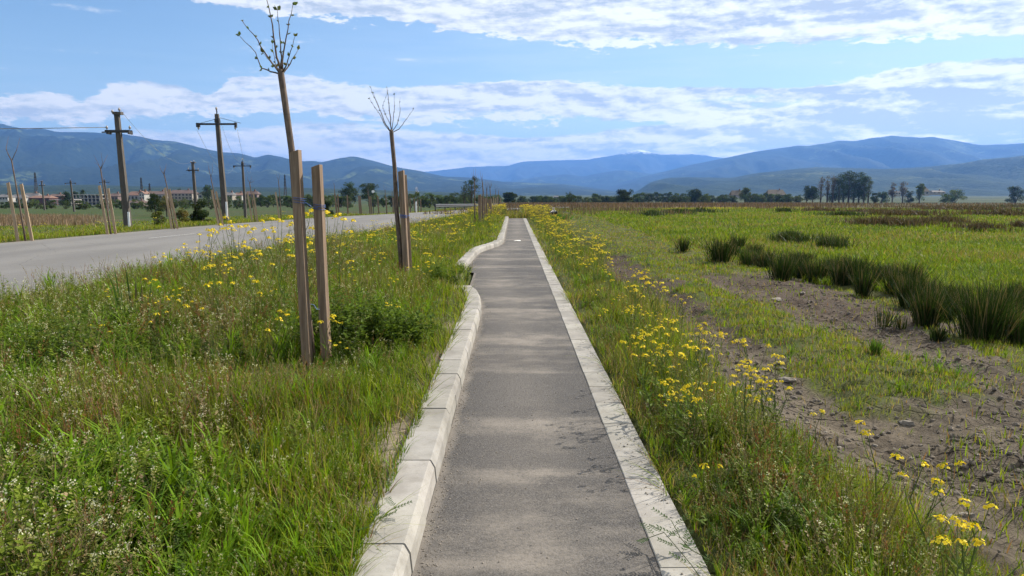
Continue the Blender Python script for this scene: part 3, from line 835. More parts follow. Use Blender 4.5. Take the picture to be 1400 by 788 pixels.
# ------------------------------------------------------------------ flowering plants, each a thing of its own
def plant_proto(h, seed, **kw):
    st, heads = mustard(h, seed, **kw)
    return (st.mesh('stem', MAT['leaf'], False, True), [q.mesh('flower_head', MAT['petal'], False, True) for q in heads], join(st, heads).mesh('mustard_plant', MAT['petal'], False, True))
TALL = [plant_proto(1.0, 100 + i, nb=3 + i % 3, spread=.42, r=.035, nf=19, leaves=12) for i in range(5)]
MIDP = [plant_proto(.62, 200 + i, nb=2 + i % 3, spread=.45, r=.029, nf=15, leaves=9) for i in range(6)]
BUSH = [plant_proto(.55, 300 + i, nb=9, spread=.6, r=.026, nf=14, leaves=16) for i in range(3)]

def put_plant(proto, loc, s, rz, label, group=None, parts=True):
    st, heads, whole = proto
    if parts:
        o = empty('mustard_plant', loc, rz); o.scale = (s, s, s)
        obj('stem', st, o)
        for q in heads: obj('flower_head', q, o)
    else:
        o = obj('mustard_plant', whole, None, loc, rz, s)
    o.rotation_euler = (rng.normal(0, .06), rng.normal(0, .06), rz)
    return tag(o, label, 'flower', group)

n_plants = 0
# the tall stand in front of the road, beside the two nearest stakes
for i, (px, ytop, Y) in enumerate(((282, 312, 9.6), (310, 305, 9.2), (322, 312, 8.8), (268, 322, 9.9), (300, 345, 8.3), (345, 338, 8.9), (368, 318, 9.0), (376, 303, 9.5), (393, 313, 8.4), (360, 340, 8.0),
                                   (420, 298, 8.4), (425, 322, 8.0), (447, 292, 8.8), (450, 300, 8.3), (330, 352, 7.9), (384, 350, 7.7), (415, 345, 7.6), (300, 362, 7.6), (345, 385, 7.0), (290, 388, 7.0))):
    p = at(px, ytop, Y); g = gz1(p.x, Y); s = (p.z - g)
    pr = TALL[i % 5] if s > .7 else MIDP[i % 6]
    put_plant(pr, (p.x, Y, g), s / (1.0 if s > .7 else .62), rng.uniform(0, 6.28), 'tall yellow mustard plant rising in front of the road beside the nearest pair of stakes', 'yellow mustard plants by the nearest stakes'); n_plants += 1
singles = [((100, 428, 7.2), MIDP[0], 'low yellow mustard plant among weeds near the left end of the road edge'),
           ((248, 395, 8.6), MIDP[1], 'slim yellow mustard plant at the road edge beside the tuft of tall green blades'),
           ((198, 405, 8.3), MIDP[2], 'yellow mustard plant half hidden in the tuft of tall green blades'),
           ((142, 400, 8.6), MIDP[3], 'yellow mustard plant left of the tuft of tall green blades'),
           ((532, 418, 7.3), BUSH[0], 'bushy yellow mustard plant between the nearest stakes and the second pair'),
           ((1340, 686, 2.5), MIDP[1], 'tall single yellow mustard plant standing against the cracked mud'),
           ((1310, 760, 2.15), BUSH[1], 'dense low yellow mustard bush at the bottom right edge of the strip'),
           ((1285, 645, 2.8), MIDP[2], 'loose many-headed yellow mustard plant leaning over the cracked mud'),
           ((1208, 602, 3.2), MIDP[3], 'yellow mustard plant at the strip edge above the muddy rut'),
           ((1022, 502, 4.85), MIDP[0], 'tall yellow mustard plant topping the strip beside the nearest rut'),
           ((1050, 532, 4.3), MIDP[4], 'yellow mustard plant with two heads in the strip beside the nearest rut'),
           ((1072, 530, 4.35), MIDP[5], 'short yellow mustard plant on the rut side of the strip'),
           ((973, 637, 3.2), MIDP[0], 'small yellow mustard plant in the middle of the strip, closest to the flush kerb'),
           ((1015, 540, 4.2), MIDP[1], 'slender yellow mustard plant in the strip behind the closest small one'),
           ((455, 470, 5.7), MIDP[2], 'yellow mustard plant at the foot of the nearest stakes')]
for (px, ytop, Y), pr, lab in singles:
    p = at(px, ytop, Y); g = gz1(p.x, Y); s = max(.15, p.z - g)
    base = 1.0 if pr in TALL else (.62 if pr in MIDP else .55)
    put_plant(pr, (p.x, Y, g), s / base, rng.uniform(0, 6.28), lab); n_plants += 1

def many(n, y0, y1, xl, xr, dens, hmin, hmax, label, group, near=14):
    global n_plants
    x, y = scatter(n * 6, y0, y1, xl, xr, dens)
    k = rng.permutation(len(x))[:n]
    for X, Y in zip(x[k], y[k]):
        hh = rng.uniform(hmin, hmax); pr = MIDP[rng.integers(6)]
        put_plant(pr, (X, Y, gz1(X, Y)), hh / .62, rng.uniform(0, 6.28), label, group, Y < near); n_plants += 1
clump = lambda seed, lo, hi, s: (lambda x, y: sstep(lo, hi, vnoise(x, y, s, 2, seed)))
many(105, 4.2, 34, lambda y: strip_l(y) + .06, lambda y: strip_edge(y) + .05, clump(101, .10, .55, .5), .22, .64, 'yellow mustard plant among the crowd of blooms in the strip right of the flush kerb', 'yellow mustard plants in the strip right of the kerb', 9)
many(85, 10.5, 34, lambda y: verge_l(y) + 1.7, lambda y: verge_r(y) - .25, clump(102, .30, .6, .9), .26, .68, 'yellow mustard plant among the crowd of blooms on the verge between road and path', 'yellow mustard plants on the verge', 14)
many(18, 5.5, 11, lambda y: verge_l(y) + .5, lambda y: verge_r(y) - .5, lambda x, y: (x > -4.2) * 1.0, .32, .55, 'small yellow mustard plant scattered in the green verge near the second pair of stakes', 'yellow mustard plants on the verge', 12)
print('plants', n_plants)
# the rest of the bloom farther off, past counting
tj = [join(*mustard(.62, 400 + i, nb=3, spread=.45, r=.036, nf=11, leaves=6)).arrays() for i in range(4)]
def bloom(n, y0, y1, xl, xr, dens, smin, smax):
    out = []
    for t in tj:
        x, y = scatter(n // 4, y0, y1, xl, xr, dens, .6)
        out.append(place(t, x, y, gz(x, y), rng.uniform(smin, smax, len(x))))
    return out
stuff('wildflowers', bloom(520, 14, 58, lambda y: strip_l(y) + .03, lambda y: strip_edge(y) + .05, clump(103, .22, .55, 1.0), .4, .95)
      + bloom(620, 16, 62, lambda y: verge_l(y) + 1.1, lambda y: verge_r(y) - .1, clump(104, .30, .6, 1.3), .35, .90)
      + bloom(90, 20, 50, lambda y: road_far(y) - 4.5, lambda y: road_far(y) - .3, clump(105, .42, .6, 3.0), .5, .9)
      + bloom(300, 49, 62, lambda y: -2.5 + 0 * y, lambda y: 2.6 + 0 * y, lambda x, y: (np.abs(x) > .6) * 1.0, .8, 1.3),
      MAT['petal'], 'mass of small yellow flowers farther along both sides of the path', 'flowers')

# tuft of tall green blades at the road edge
def blade_tuft(name, loc, h, n, w, spread, col, label, cat, group=None, upright=.08, seed=0, bend=.12):
    rr = random.Random(seed); mb = MB()
    for k in range(n):
        a = rr.uniform(0, 6.28); hh = h * rr.uniform(.55, 1); o = Vector((math.cos(a), math.sin(a), 0)); ln = abs(rr.gauss(upright, upright * .8)); bd = abs(rr.gauss(0, bend))
        r0 = Vector((rr.gauss(0, spread), rr.gauss(0, spread), 0)); o = (o * .5 + r0.normalized() * .8) if r0.length > 1e-4 else o; f = rr.uniform(.65, 1.3); fa = rr.uniform(0, 6.28); ww = w * rr.uniform(.7, 1.2)
        s = Vector((math.cos(fa), math.sin(fa), 0)) * ww / 2
        P = [r0 + o * hh * (ln * t + bd * t * t) + Vector((0, 0, hh * t)) for t in (0, .4, .75, 1)]
        c = tuple(q * f for q in col) if rr.random() > .20 else (.14, .110, .055)
        mb.add([P[0] - s * .8, P[0] + s * .8, P[1] - s, P[1] + s, P[2] - s * .6, P[2] + s * .6, P[3]], [(0, 1, 3, 2), (2, 3, 5, 4), (4, 5, 6)], c)
    o = mb.build(name, MAT['far_leaf' if name == 'rush_clump' else 'leaf'], None, False, True, loc)
    return tag(o, label, cat, group)
Y = 8.0; p = at(187, 440, Y); g = gz1(p.x, Y)
blade_tuft('tall_grass_tuft', (p.x, Y, g), .80, 12, .030, .10, (.06, .12, .03), 'tuft of tall broad upright green blades at the near edge of the road', 'grass tuft', None, .06, 5, .05)
mat_rush = MAT['leaf']
RC = (.028, .048, .011)
rush = [(934, 344, 21, 18, 'small lone dark rush clump at the far left end of the row'), (985, 356, 34, 40, 'wide dark rush clump, second from the far end of the row'), (1008, 342, 22, 24, 'slim dark rush clump leaning beside the wide far one'),
        (1022, 362, 24, 30, 'mid green rush clump just right of the wide far one'), (1070, 384, 40, 34, 'tall dark rush clump at the back edge of the bare soil'), 
        (1092, 380, 34, 24, None), (1116, 386, 34, 36, None), (1150, 390, 44, 34, None), (1180, 406, 46, 22, 'narrow upright rush clump standing out on the bare soil'),
        (1172, 388, 42, 30, None), (1205, 386, 36, 36, None), (1225, 402, 44, 32, None), (1208, 448, 36, 30, 'sparse little rush clump of few blades standing alone on bare soil'), (1232, 450, 22, 22, 'tiny sparse rush clump beside the little lone one on bare soil'),
        (1244, 420, 56, 40, None), (1266, 446, 60, 42, 'dark rush clump at the front of the row by the nearest bare soil'), (1288, 436, 60, 46, None), (1300, 424, 40, 50, None), 
        (1343, 466, 84, 70, 'broad tall dark rush clump, largest at the near end of the row'), (1366, 444, 60, 40, None), (1392, 470, 60, 34, 'green rush clump cut by the right edge beside the largest one'), (1384, 440, 50, 50, None),
        (1282, 466, 26, 20, None), (1160, 372, 26, 30, None), (1045, 366, 24, 30, None), (1138, 378, 34, 32, None), (1262, 418, 56, 44, None), (1240, 396, 38, 40, None), (1398, 430, 44, 60, None), (1080, 372, 30, 30, None), (1000, 352, 24, 30, None), (1030, 350, 18, 26, None), (1100, 362, 22, 30, None), (1196, 486, 26, 14, 'small bright green grass tuft on the ridge between the ruts')]
for i, (px, py, hpx, wpx, lab) in enumerate(rush):
    p = G_ground(px, py); d = p.y
    h = hpx * d / FPX * 1.08; sp = wpx * d / FPX * .165
    sparse = lab is not None and ('sparse' in lab or 'tiny' in lab)
    col = (.10, .19, .025) if lab and 'bright green' in lab else ((.060, .105, .020) if lab and ('mid green' in lab or lab.startswith('green')) else RC)
    n = 40 if sparse else int(300 * min(1.7, (wpx / 34)))
    h *= 1.0 if lab else random.uniform(.72, 1.12)
    blade_tuft('rush_clump', (p.x, p.y, p.z), max(h, .14), n, .007 + .0004 * d, sp, col, lab or 'dark green upright rush clump crowded among others in the ditch row', 'rush', 'dark rush clumps along the bare soil', .26 if sparse else .20, 50 + i, .16)

# vetch sprig lying over the flush kerb in the near corner
def sprig(name, pts, seed, label):
    rr = random.Random(seed); o = empty(name, pts[0]); st = MB(); org = Vector(pts[0])
    P = [Vector(p) - org for p in pts]
    st.tube(P, [.0025] + [.0018] * (len(P) - 1), 5, (.10, .13, .045)); st.build('stem', MAT['leaf'], o, False, True)
    for i in range(1, len(P)):
        d = (P[i] - P[i - 1]).normalized()
        for s in (-1, 1):
            side = Vector((-d.y, d.x, 0)) * s; lf = MB(); ax = (side * .9 + d * .55 + Vector((0, 0, .25 + .2 * rr.random()))).normalized(); L = rr.uniform(.07, .11); b0 = P[i] if s > 0 else P[i].lerp(P[i - 1], .35)
            lf.tube([b0, b0 + ax * L], [.001, .0007], 3, (.10, .14, .04))
            for k in range(6):
                q = b0 + ax * L * (.22 + .14 * k); sd = ax.cross(Vector((0, 0, 1))).normalized()
                for t in (-1, 1): lf.leaf(q, sd * t + ax * .6, (0, 0, 1), rr.uniform(.018, .026), .008, (.050, .095, .025), .1)
            lf.build('compound_leaf', MAT['leaf'], o, False, True)
    return tag(o, label, 'plant')
def kz(px, py, z): q = G(px, py, z); return (q.x, q.y, q.z)
sprig('vetch_sprig', [kz(965, 800, .05), kz(945, 772, .07), kz(925, 748, .09), kz(908, 728, .08), kz(888, 735, .05)], 1, 'dark green vetch sprig with paired leaflets lying across the flush kerb')
sprig('vetch_sprig', [kz(970, 765, .06), kz(945, 752, .10), kz(930, 735, .12), kz(918, 712, .12)], 2, 'thin curved vetch shoot arching above the larger sprig on the flush kerb')
sprig('vetch_sprig', [kz(478, 733, .12), kz(500, 722, .16), kz(518, 708, .17), kz(540, 694, .16)], 3, 'small vetch sprig leaning over the top of the raised kerb')

def leafy_clump(loc, n, spread, s0, s1, seed, label, cols=(.06, .105, .016)):
    global rng
    keep, rng = rng, np.random.default_rng(seed)
    out = []
    for i in range(2):
        t = tpl_leafy(.42, seed + i, cols, (.13, .19, .028), .075, .024, 34)
        x = rng.normal(0, spread, n); y = rng.normal(0, spread * .8, n)
        out.append(place(t, x, y, np.zeros(n) - .02, rng.uniform(s0, s1, n)))
    V, T, C = merge(out); rng = keep
    o = obj('leafy_weed', big_mesh('leafy_weed', V, T, MAT['leaf'], C), None, loc)
    return tag(o, label, 'plant')
for (px, py), n, sp_, s0, s1, sd_, lab in (((492, 480), 16, .26, 1.0, 1.7, 901, 'dark leafy weed clump on the verge between the nearest stakes and the second pair'), ((540, 470), 12, .20, .8, 1.3, 902, 'bright leafy weed clump at the kerb side right of the nearest stakes'),
                                      ((60, 520), 14, .35, 1.0, 1.5, 903, 'tall leafy weed clump at the left edge of the view below the road'), ((606, 388), 8, .22, .7, 1.1, 904, 'leafy weed clump right of the second pair of stakes by the gap in the kerb'),
                                      ((170, 470), 12, .3, .9, 1.4, 905, 'leafy weed clump under the tall grass tuft at the road edge')):
    p = G_ground(px, py); leafy_clump((p.x, p.y, p.z), n, sp_, s0, s1, sd_, lab)
# blades that spill over the kerbs
n = 2600; y = 1.8 * (40 / 1.8) ** rng.random(n); x = .80 + .10 * rng.random(n)
k = vnoise(x * 0, y, .35, 2, 121) > .46; x, y = x[k], y[k]; x = np.where(rng.random(len(x)) < .35, x, .83 + .06 * rng.random(len(x)))
sp1 = blades(np.stack([x, y, np.zeros(len(x)) - .02 + slope(y)], 1), rng.uniform(.05, .20, len(x)), rng.uniform(.003, .007, len(x)) * np.maximum(1, y / 6) ** .7, pal(len(x), GREENS, [.2, .25, .1, .2, .2, .05]), .7, .6)
y = 1.8 * (46 / 1.8) ** rng.random(n); x = path_left(y) - .20 - .05 * rng.random(n); k = (vnoise(x * 0, y, .4, 2, 122) > .44); x = np.where((y > 11.8) & (y < 15.3), path_left(y) - .04 - .12 * rng.random(n), x); x, y = x[k], y[k]
sp2 = blades(np.stack([x, y, np.full(len(x), .08) + slope(y)], 1), rng.uniform(.06, .24, len(x)), rng.uniform(.003, .007, len(x)) * np.maximum(1, y / 6) ** .7, pal(len(x), GREENS, [.25, .3, .1, .2, .12, .03]), .7, .6)
stuff('kerb_grass', [sp1, sp2], MAT['leaf'], 'loose grass blades spilling over the edges of both kerbs', 'grass')
# ------------------------------------------------------------------ wooden stakes and saplings
m, nt = new_mat('stake_wood'); b = NB(nt)
v = b.obj()
gr = b.noise(b.mapping(v, (30, 30, 1.6)), 1.0, 6, 0.65, 1.2); bl = b.noise(b.mapping(v, (3, 3, 1.2)), 1.0, 4, 0.6); kn = b.voro(b.mapping(v, (9, 9, 3.2)), 1.0)
col = b.mix(b.smooth(gr, .3, .7), (.120, .080, .052, 1), (.265, .190, .128, 1))
col = b.mix(b.m('MULTIPLY', b.smooth(bl, .5, .7), .5), col, (.17, .140, .112, 1))
col = b.mix(b.m('MULTIPLY', b.m('SUBTRACT', 1.0, b.smooth(kn, .03, .13)), .7), col, (.10, .055, .03, 1))
b.out(b.principled(col, .8, b.bump(gr, .5, .004), .25)); MAT['wood'] = m
m, nt = new_mat('pale_stake_wood'); b = NB(nt)
v = b.obj(); gr = b.noise(b.mapping(v, (30, 30, 1.6)), 1.0, 6, .65, 1.2)
col = b.mix(b.smooth(gr, .3, .7), (.25, .175, .108, 1), (.43, .325, .21, 1))
b.out(b.principled(col, .8, b.bump(gr, .4, .004), .25)); MAT['pale_wood'] = m
m, nt = new_mat('sapling_bark'); b = NB(nt)
v = b.obj(); gr = b.noise(b.mapping(v, (40, 40, 9)), 1.0, 6, .65); bd = b.noise(b.mapping(v, (4, 4, 60)), 1.0, 3, .6)
col = b.mix(b.smooth(gr, .3, .7), (.060, .042, .032, 1), (.165, .120, .090, 1))
col = b.mix(b.m('MULTIPLY', b.smooth(bd, .58, .7), .5), col, (.05, .038, .03, 1))
b.out(b.principled(col, .75, b.bump(gr, .4, .004), .3)); MAT['bark'] = m
mat_simple('twine', (.07, .14, .36), .6, .3, 60, .4, spec=.3)
mat_simple('pale_twine', (.45, .58, .74), .6, .2, 60, .4)

def stake(top, base, w, label, group=None, mat='wood', rz=0.0, cut=.012):
    top, base = Vector(top), Vector(base); base = base - (top - base).normalized() * .12
    d = top - base; L = d.length; z = d.normalized(); x = Vector((math.cos(rz), math.sin(rz), 0)); y = z.cross(x).normalized(); x = y.cross(z)
    mb = MB(); h = w / 2; vs = []; rr = random.Random(int(abs(top.x) * 1000) + int(top.y * 77))
    lev = 5
    for i in range(lev):
        t = i / (lev - 1); o = Vector((rr.gauss(0, w * .02), rr.gauss(0, w * .02), 0)) if 0 < i < lev - 1 else Vector((0, 0, 0))
        for sx, sy in ((-1, -1), (1, -1), (1, 1), (-1, 1)):
            p = x * sx * h + y * sy * h + z * L * t + o
            if i == lev - 1: p = p + z * cut * sx
            vs.append(p)
    fs = [(3, 2, 1, 0)] + [(4 * i + k, 4 * i + (k + 1) % 4, 4 * i + 4 + (k + 1) % 4, 4 * i + 4 + k) for i in range(lev - 1) for k in range(4)] + [tuple(4 * (lev - 1) + k for k in range(4))]
    mb.add(vs, fs)
    o = mb.build('wooden_stake', MAT[mat], None, False, False, base)
    if base.y < 20:
        md = o.modifiers.new('bevel', 'BEVEL'); md.width = .004; md.segments = 2
    return tag(o, label, 'stake', group)

def sapling(base, fork, tips, r0, r1, label, group=None, buds=True, leafc=(.15, .17, .06), bud=.036):
    """bare young tree: trunk, branches (each bent), leaf buds"""
    base = Vector(base); o = empty('sapling_tree', base); fk = Vector(fork) - base
    tr = MB(); rr = random.Random(int(abs(base.x) * 991) + int(base.y * 37))
    P = [Vector((0, 0, -.1))] + [fk * t + Vector((rr.gauss(0, r0 * .25), rr.gauss(0, r0 * .25), 0)) for t in (.25, .5, .75)] + [fk, fk + fk.normalized() * .05]
    tr.tube(P, [r0 * 1.15, r0, r0 * .95, r1 * 1.05, r1 * 1.05, r1 * .5], 9)
    tr.build('trunk', MAT['bark'], o, True)
    bm_, lf = MB(), MB(); nb = 0
    for (start, mids, end, rb) in tips:
        br = MB(); pts = [Vector(start) - base] + [Vector(q) - base for q in mids] + [Vector(end) - base]
        if buds:
            fine = [pts[0]]
            for i in range(len(pts) - 1):
                sl_ = (pts[i + 1] - pts[i]).length
                for k in (1, 2, 3): fine.append(pts[i].lerp(pts[i + 1], k / 3) + (Vector((rr.gauss(0, 1), rr.gauss(0, 1), rr.gauss(0, 1))) * sl_ * .016 if not (i == len(pts) - 2 and k == 3) else Vector((0, 0, 0))))
            pts = fine; rb = rb * 1.25
        br.tube(pts, [rb * (1 - .75 * i / (len(pts) - 1)) for i in range(len(pts))], 6)
        br.build('branch', MAT['bark'], o, True)
        if buds:
            L = sum((pts[i + 1] - pts[i]).length for i in range(len(pts) - 1)); n = max(2, int(L / .10))
            for k in range(n + 1):
                t = .30 + .70 * k / n; q = t * (len(pts) - 1); i = min(int(q), len(pts) - 2); p = pts[i].lerp(pts[i + 1], q - i); d = (pts[i + 1] - pts[i]).normalized()
                for s in (-1, 1):
                    if rr.random() < .2: continue
                    a = d.orthogonal().normalized(); a = (Matrix.Rotation(rr.uniform(0, 6.28), 3, d) @ a)
                    sz = bud * rr.uniform(.5, 1.25) * (1.3 if k == n else 1)
                    for e in range(2): lf.leaf(p, (a * (s * .8) + d * rr.uniform(.4, 1.2)) , rv(), sz, sz * .6, tuple(c * rr.uniform(.7, 1.2) for c in leafc), .15)
    if buds and lf.v: lf.build('leaves', MAT['leaf'], o, False, True)  # leaf buds along the branches, all in one mesh
    return tag(o, label, 'tree', group)

# nearest pair and its sapling
Yn = 6.40
stake(at(404, 207, Yn), at(421, 505, Yn), .076, 'thick square wooden stake in the near verge, left and taller one of the nearest pair', None, 'wood', R(-7))
stake(at(433, 227, Yn + .10), at(447, 500, Yn + .10), .076, 'square wooden stake with a flat sawn top, right and shorter one of the nearest pair', None, 'wood', R(-7))
Ys = Yn + .16
q = lambda px, py, dy=0.0: at(px, py, Ys + dy)
fork = q(384, 101)
tips = []
for sp_, mids, end, rb, dy in (((383, 101), [(370, 98), (357, 93), (349, 72)], (327, 49), .0065, -.05), ((382, 100), [(367, 80), (352, 55)], (331, 29), .0075, .06), ((384, 97), [(378, 78), (372, 35)], (364, -2), .0095, .0),
                               ((385, 96), [(384, 70), (382, 45)], (379, 14), .0065, -.12), ((386, 97), [(387, 72), (393, 40)], (400, 7), .0075, .08), ((386, 99), [(392, 88), (397, 70)], (403, 50), .006, -.08), ((386, 101), [(395, 90), (400, 80)], (407, 69), .006, .12),
                               ((383, 99), [(376, 88)], (372, 60), .0045, .14), ((382, 99), [(374, 90), (366, 80)], (360, 73), .0045, -.14)):
    tips.append((q(*sp_), [q(*mm, dy * .6) for mm in mids], q(*end, dy), rb))
sapling(at(428, 500, Ys), fork, tips, 0.036, .027, 'bare sapling with budding tips rising behind the nearest pair of stakes')
# blue twine round both stakes, and the loose end lower down
def twine(pts, r, label, mat='twine', loops=()):
    org = Vector(pts[0]); mb = MB()
    mb.tube([Vector(p) - org for p in pts], r, 5)
    for (c, w) in loops:
        c = Vector(c) - org; h = w / 2 + .006
        for dz in (-.018, .004, .020): mb.tube([c + Vector((h, -h, dz)), c + Vector((-h, -h, dz + .01)), c + Vector((-h, h, dz - .004)), c + Vector((h, h, dz)), c + Vector((h, -h, dz))], r, 5)
    return tag(mb.build('twine', MAT[mat], None, True, False, org), label, 'twine')
c1 = at(410, 275, Yn); c2 = at(436.5, 284, Yn + .10)
twine([c1 + Vector((.048, -.048, -.005)), at(425, 282, Yn - .02), c2 + Vector((-.05, -.046, -.006)), c2 + Vector((0, -.05, .0))], .0026, 'blue twine lashing the nearest pair of stakes together near the top', 'twine', ((c1, .076), (c2, .076)))
twine([at(424, 416, Yn + .1), at(429, 417, Yn + .06), at(433, 423, Yn + .04), at(437, 423, Yn + .05)], .004, 'pale blue loose twine end low down between the nearest stakes', 'pale_twine')
# second pair
Y2 = 13.45
stake(at(548.5, 234, Y2), at(556, 380, Y2), .098, 'brown wooden stake of the second pair, standing in front of the pale edged one', None, 'wood', R(-6))
stake(at(552.5, 240, Y2 + .15), at(561.5, 384, Y2 + .15), .070, 'pale edged wooden stake leaning behind the front one of the second pair', None, 'wood', R(35))
Ys = Y2 + .05
fork = q(535, 181)
tips = []
for sp_, mids, end, rb, dy in (((534, 181), [(526, 171), (519, 156)], (505, 135), .008, .05), ((533, 179), [(525, 165), (517, 146)], (507, 120), .008, -.1), ((535, 178), [(533, 155), (531, 138)], (529, 120), .009, 0), ((536, 178), [(538, 158), (539, 145)], (539, 130), .006, .1),
                               ((536, 180), [(543, 170), (547, 155)], (547, 133), .006, -.1), ((537, 181), [(545, 177), (553, 167)], (565, 150), .007, .08), ((534, 172), [(526, 155), (523, 145)], (529, 128), .005, -.12), ((526, 168), [(519, 150)], (511, 128), .005, .1)):
    tips.append((q(*sp_), [q(*mm, dy * .6) for mm in mids], q(*end, dy), rb))
sapling(at(551, 384, Ys), fork, tips, .044, .036, 'dark bare sapling tied to the second pair of stakes', None, True, (.12, .13, .05), .028)
c3 = at(551.5, 296, Y2)
twine([c3 + Vector((.05, -.05, 0)), at(560, 295, Y2 + .05), at(557, 294, Y2 + .2)], .005, 'blue twine tying the second sapling to its stakes', 'twine', ((c3, .098),))

# simple staked saplings farther along
def far_sapling(px_b, Y, px_f, py_f, tops, label, group, r=.028, leafc=(.13, .12, .06), zb=None):
    X = X_at(px_b, Y); g = gz1(X, Y); base = Vector((X, Y, g)); f = at(px_f, py_f, Y)
    tips = []
    for (a, c) in tops:
        e = at(a, c, Y); mdl = f.lerp(e, .5) + Vector(((e.x - f.x) * .22, random.gauss(0, .08), -.03)); tips.append((f, [mdl], e + Vector((0, random.gauss(0, .15), 0)), .012))
    return sapling(base, f, tips, r, r * .7, label, group, False, leafc, .05)
def far_stake(px_t, py_t, px_b, Y, label, group, w=.085, mat='pale_wood', rz=.4):
    X = X_at(px_b, Y); return stake(at(px_t, py_t, Y), (X, Y, gz1(X, Y)), w, label, group, mat, rz)
GL, GS = 'wooden stakes along the far side of the road', 'saplings along the far side of the road'
ordn = ['first', 'second', 'third', 'fourth', 'fifth', 'sixth']
rowL = [ # Y, left stake (top x, top y, bottom x), right stake, sapling (bottom x, fork, tips)
    (23.5, (10, 250, 18), (28, 252, 38), (29, (15, 220), [(5, 186), (19, 187), (9, 200)])),
    (27.5, (135, 254, 143), (147, 258, 154), (148, (137, 232), [(131, 212), (139, 209), (142, 211), (134, 222)])),
    (31.5, (225, 257, 232), (231, 259, 240), (236, (224, 239), [(218, 226), (226, 224), (228, 230), (221, 231)])),
    (35.0, (289, 260, 297), (295, 262, 303), (299, (288, 243), [(283, 222), (291, 224), (286, 230)])),
    (40.0, (338, 263, 343), (346, 264, 350), (347, (341, 250), [(338, 240), (343, 241), (346, 246)]))]
for i, (Y, a, c, s) in enumerate(rowL):
    far_stake(*a, Y, 'left stake of the %s staked sapling from the left, across the road' % ordn[i], GL)
    far_stake(*c, Y + .25, 'right stake of the %s staked sapling from the left, across the road' % ordn[i], GL)
    far_sapling(s[0], Y + .1, s[1][0], s[1][1], s[2], '%s bare staked sapling from the left on the far side of the road' % ordn[i], GS)
far_stake(376.5, 263, 380.5, 43.5, 'pale single stake across the road just left of the nearest tall stake', GL)
far_sapling(383, 43.6, 380.5, 248, [(378, 238), (382, 236)], 'bare sapling across the road just left of the nearest tall stake', GS)
for i, (pt, yt, pb, Y) in enumerate(((457.5, 265, 460, 50), (461.5, 266, 462.5, 50.3), (474.5, 267, 475, 52), (490, 268, 491.5, 54.5), (492, 268, 493.5, 55), (504.5, 269, 505.5, 57), (506.5, 269, 508, 57.4), (516, 269, 517.5, 59), (527.5, 270, 528.5, 61.5), (537, 271, 537.5, 63.5), (560, 272, 561, 66.5), (566, 272.5, 567, 68), (571, 273, 571.5, 69.5), (575, 273, 575.5, 71))):
    far_stake(pt, yt, pb, Y, 'thin grey brown stake in the distant row on the far side of the road', 'distant stakes on the far side of the road', .085, 'wood')
for pb, Y, pf, yf, tp in ((459, 50.2, 457, 258, [(455, 247), (457, 250)]), (505, 57, 503, 262, [(501, 250), (504, 254)]), (528, 61.5, 526.5, 262, [(524, 252), (528, 254)]), (537, 63, 536, 264, [(535, 256), (538, 257)])):
    far_sapling(pb, Y, pf, yf, tp, 'thin distant sapling in the row on the far side of the road', 'distant saplings on the far side of the road', .03)

# the same row on, beyond the second pair, between road and path
GR2, GS2 = 'stakes along the verge beyond the second pair', 'saplings along the verge beyond the second pair'
near_row = [(655.3, 267, 655.5, 38.0, .12, 'wood', 'dark stake of the third group on the verge, its left one'), (657.0, 266, 657.5, 38.2, .055, 'pale_wood', 'white lit thin stake of the third group on the verge'), (659, 269, 660, 38.4, .07, 'pale_wood', 'short grey stake at the right of the third group on the verge'),
            (662, 271, 662, 44, .12, 'wood', 'dark stake of the fourth group on the verge, its left one'), (664.3, 271, 664.8, 44.2, .06, 'pale_wood', 'pale edged stake of the fourth group on the verge'),
            (669, 272, 669.5, 50, .18, 'wood', None), (671.5, 272, 672, 50.5, .07, 'pale_wood', None), (674.5, 269, 675, 56, .10, 'pale_wood', None), (677.5, 271, 677.5, 61, .10, 'pale_wood', None), (680.2, 269, 680.5, 66, .10, 'pale_wood', None), (684.5, 271, 684.7, 72, .10, 'pale_wood', None)]
for pt, yt, pb, Y, w, mt, lab in near_row:
    far_stake(pt, yt, pb, Y, lab or 'distant weathered stake standing in the yellow bloom at the end of the verge', GR2, w, mt, .1)
for pb, Y, pf, yf, tp, lab in ((649, 38, 648.5, 248, [(645, 236), (647, 230), (650, 230), (652, 238)], 'tall budding sapling left of the third stake group on the verge'), (660, 38.3, 659.5, 250, [(656.5, 233), (659.5, 237), (658, 240)], 'slim sapling rising right of the white lit stake on the verge'),
                              (666, 44, 665.5, 262, [(663.5, 246), (665.5, 248), (667, 247)], None), (671, 50, 670, 258, [(667.5, 249), (670, 246), (672.5, 248), (671.5, 251), (669, 251)], 'sapling with a bushy reddish head of buds on the verge'),
                              (678, 61, 677.8, 264, [(676.5, 252), (678.5, 253)], None), (682, 66, 681.5, 262, [(680, 255), (682.5, 256)], None)):
    far_sapling(pb, Y, pf, yf, tp, lab or 'distant thin sapling at the end of the verge row', GS2, .035, (.16, .075, .055))

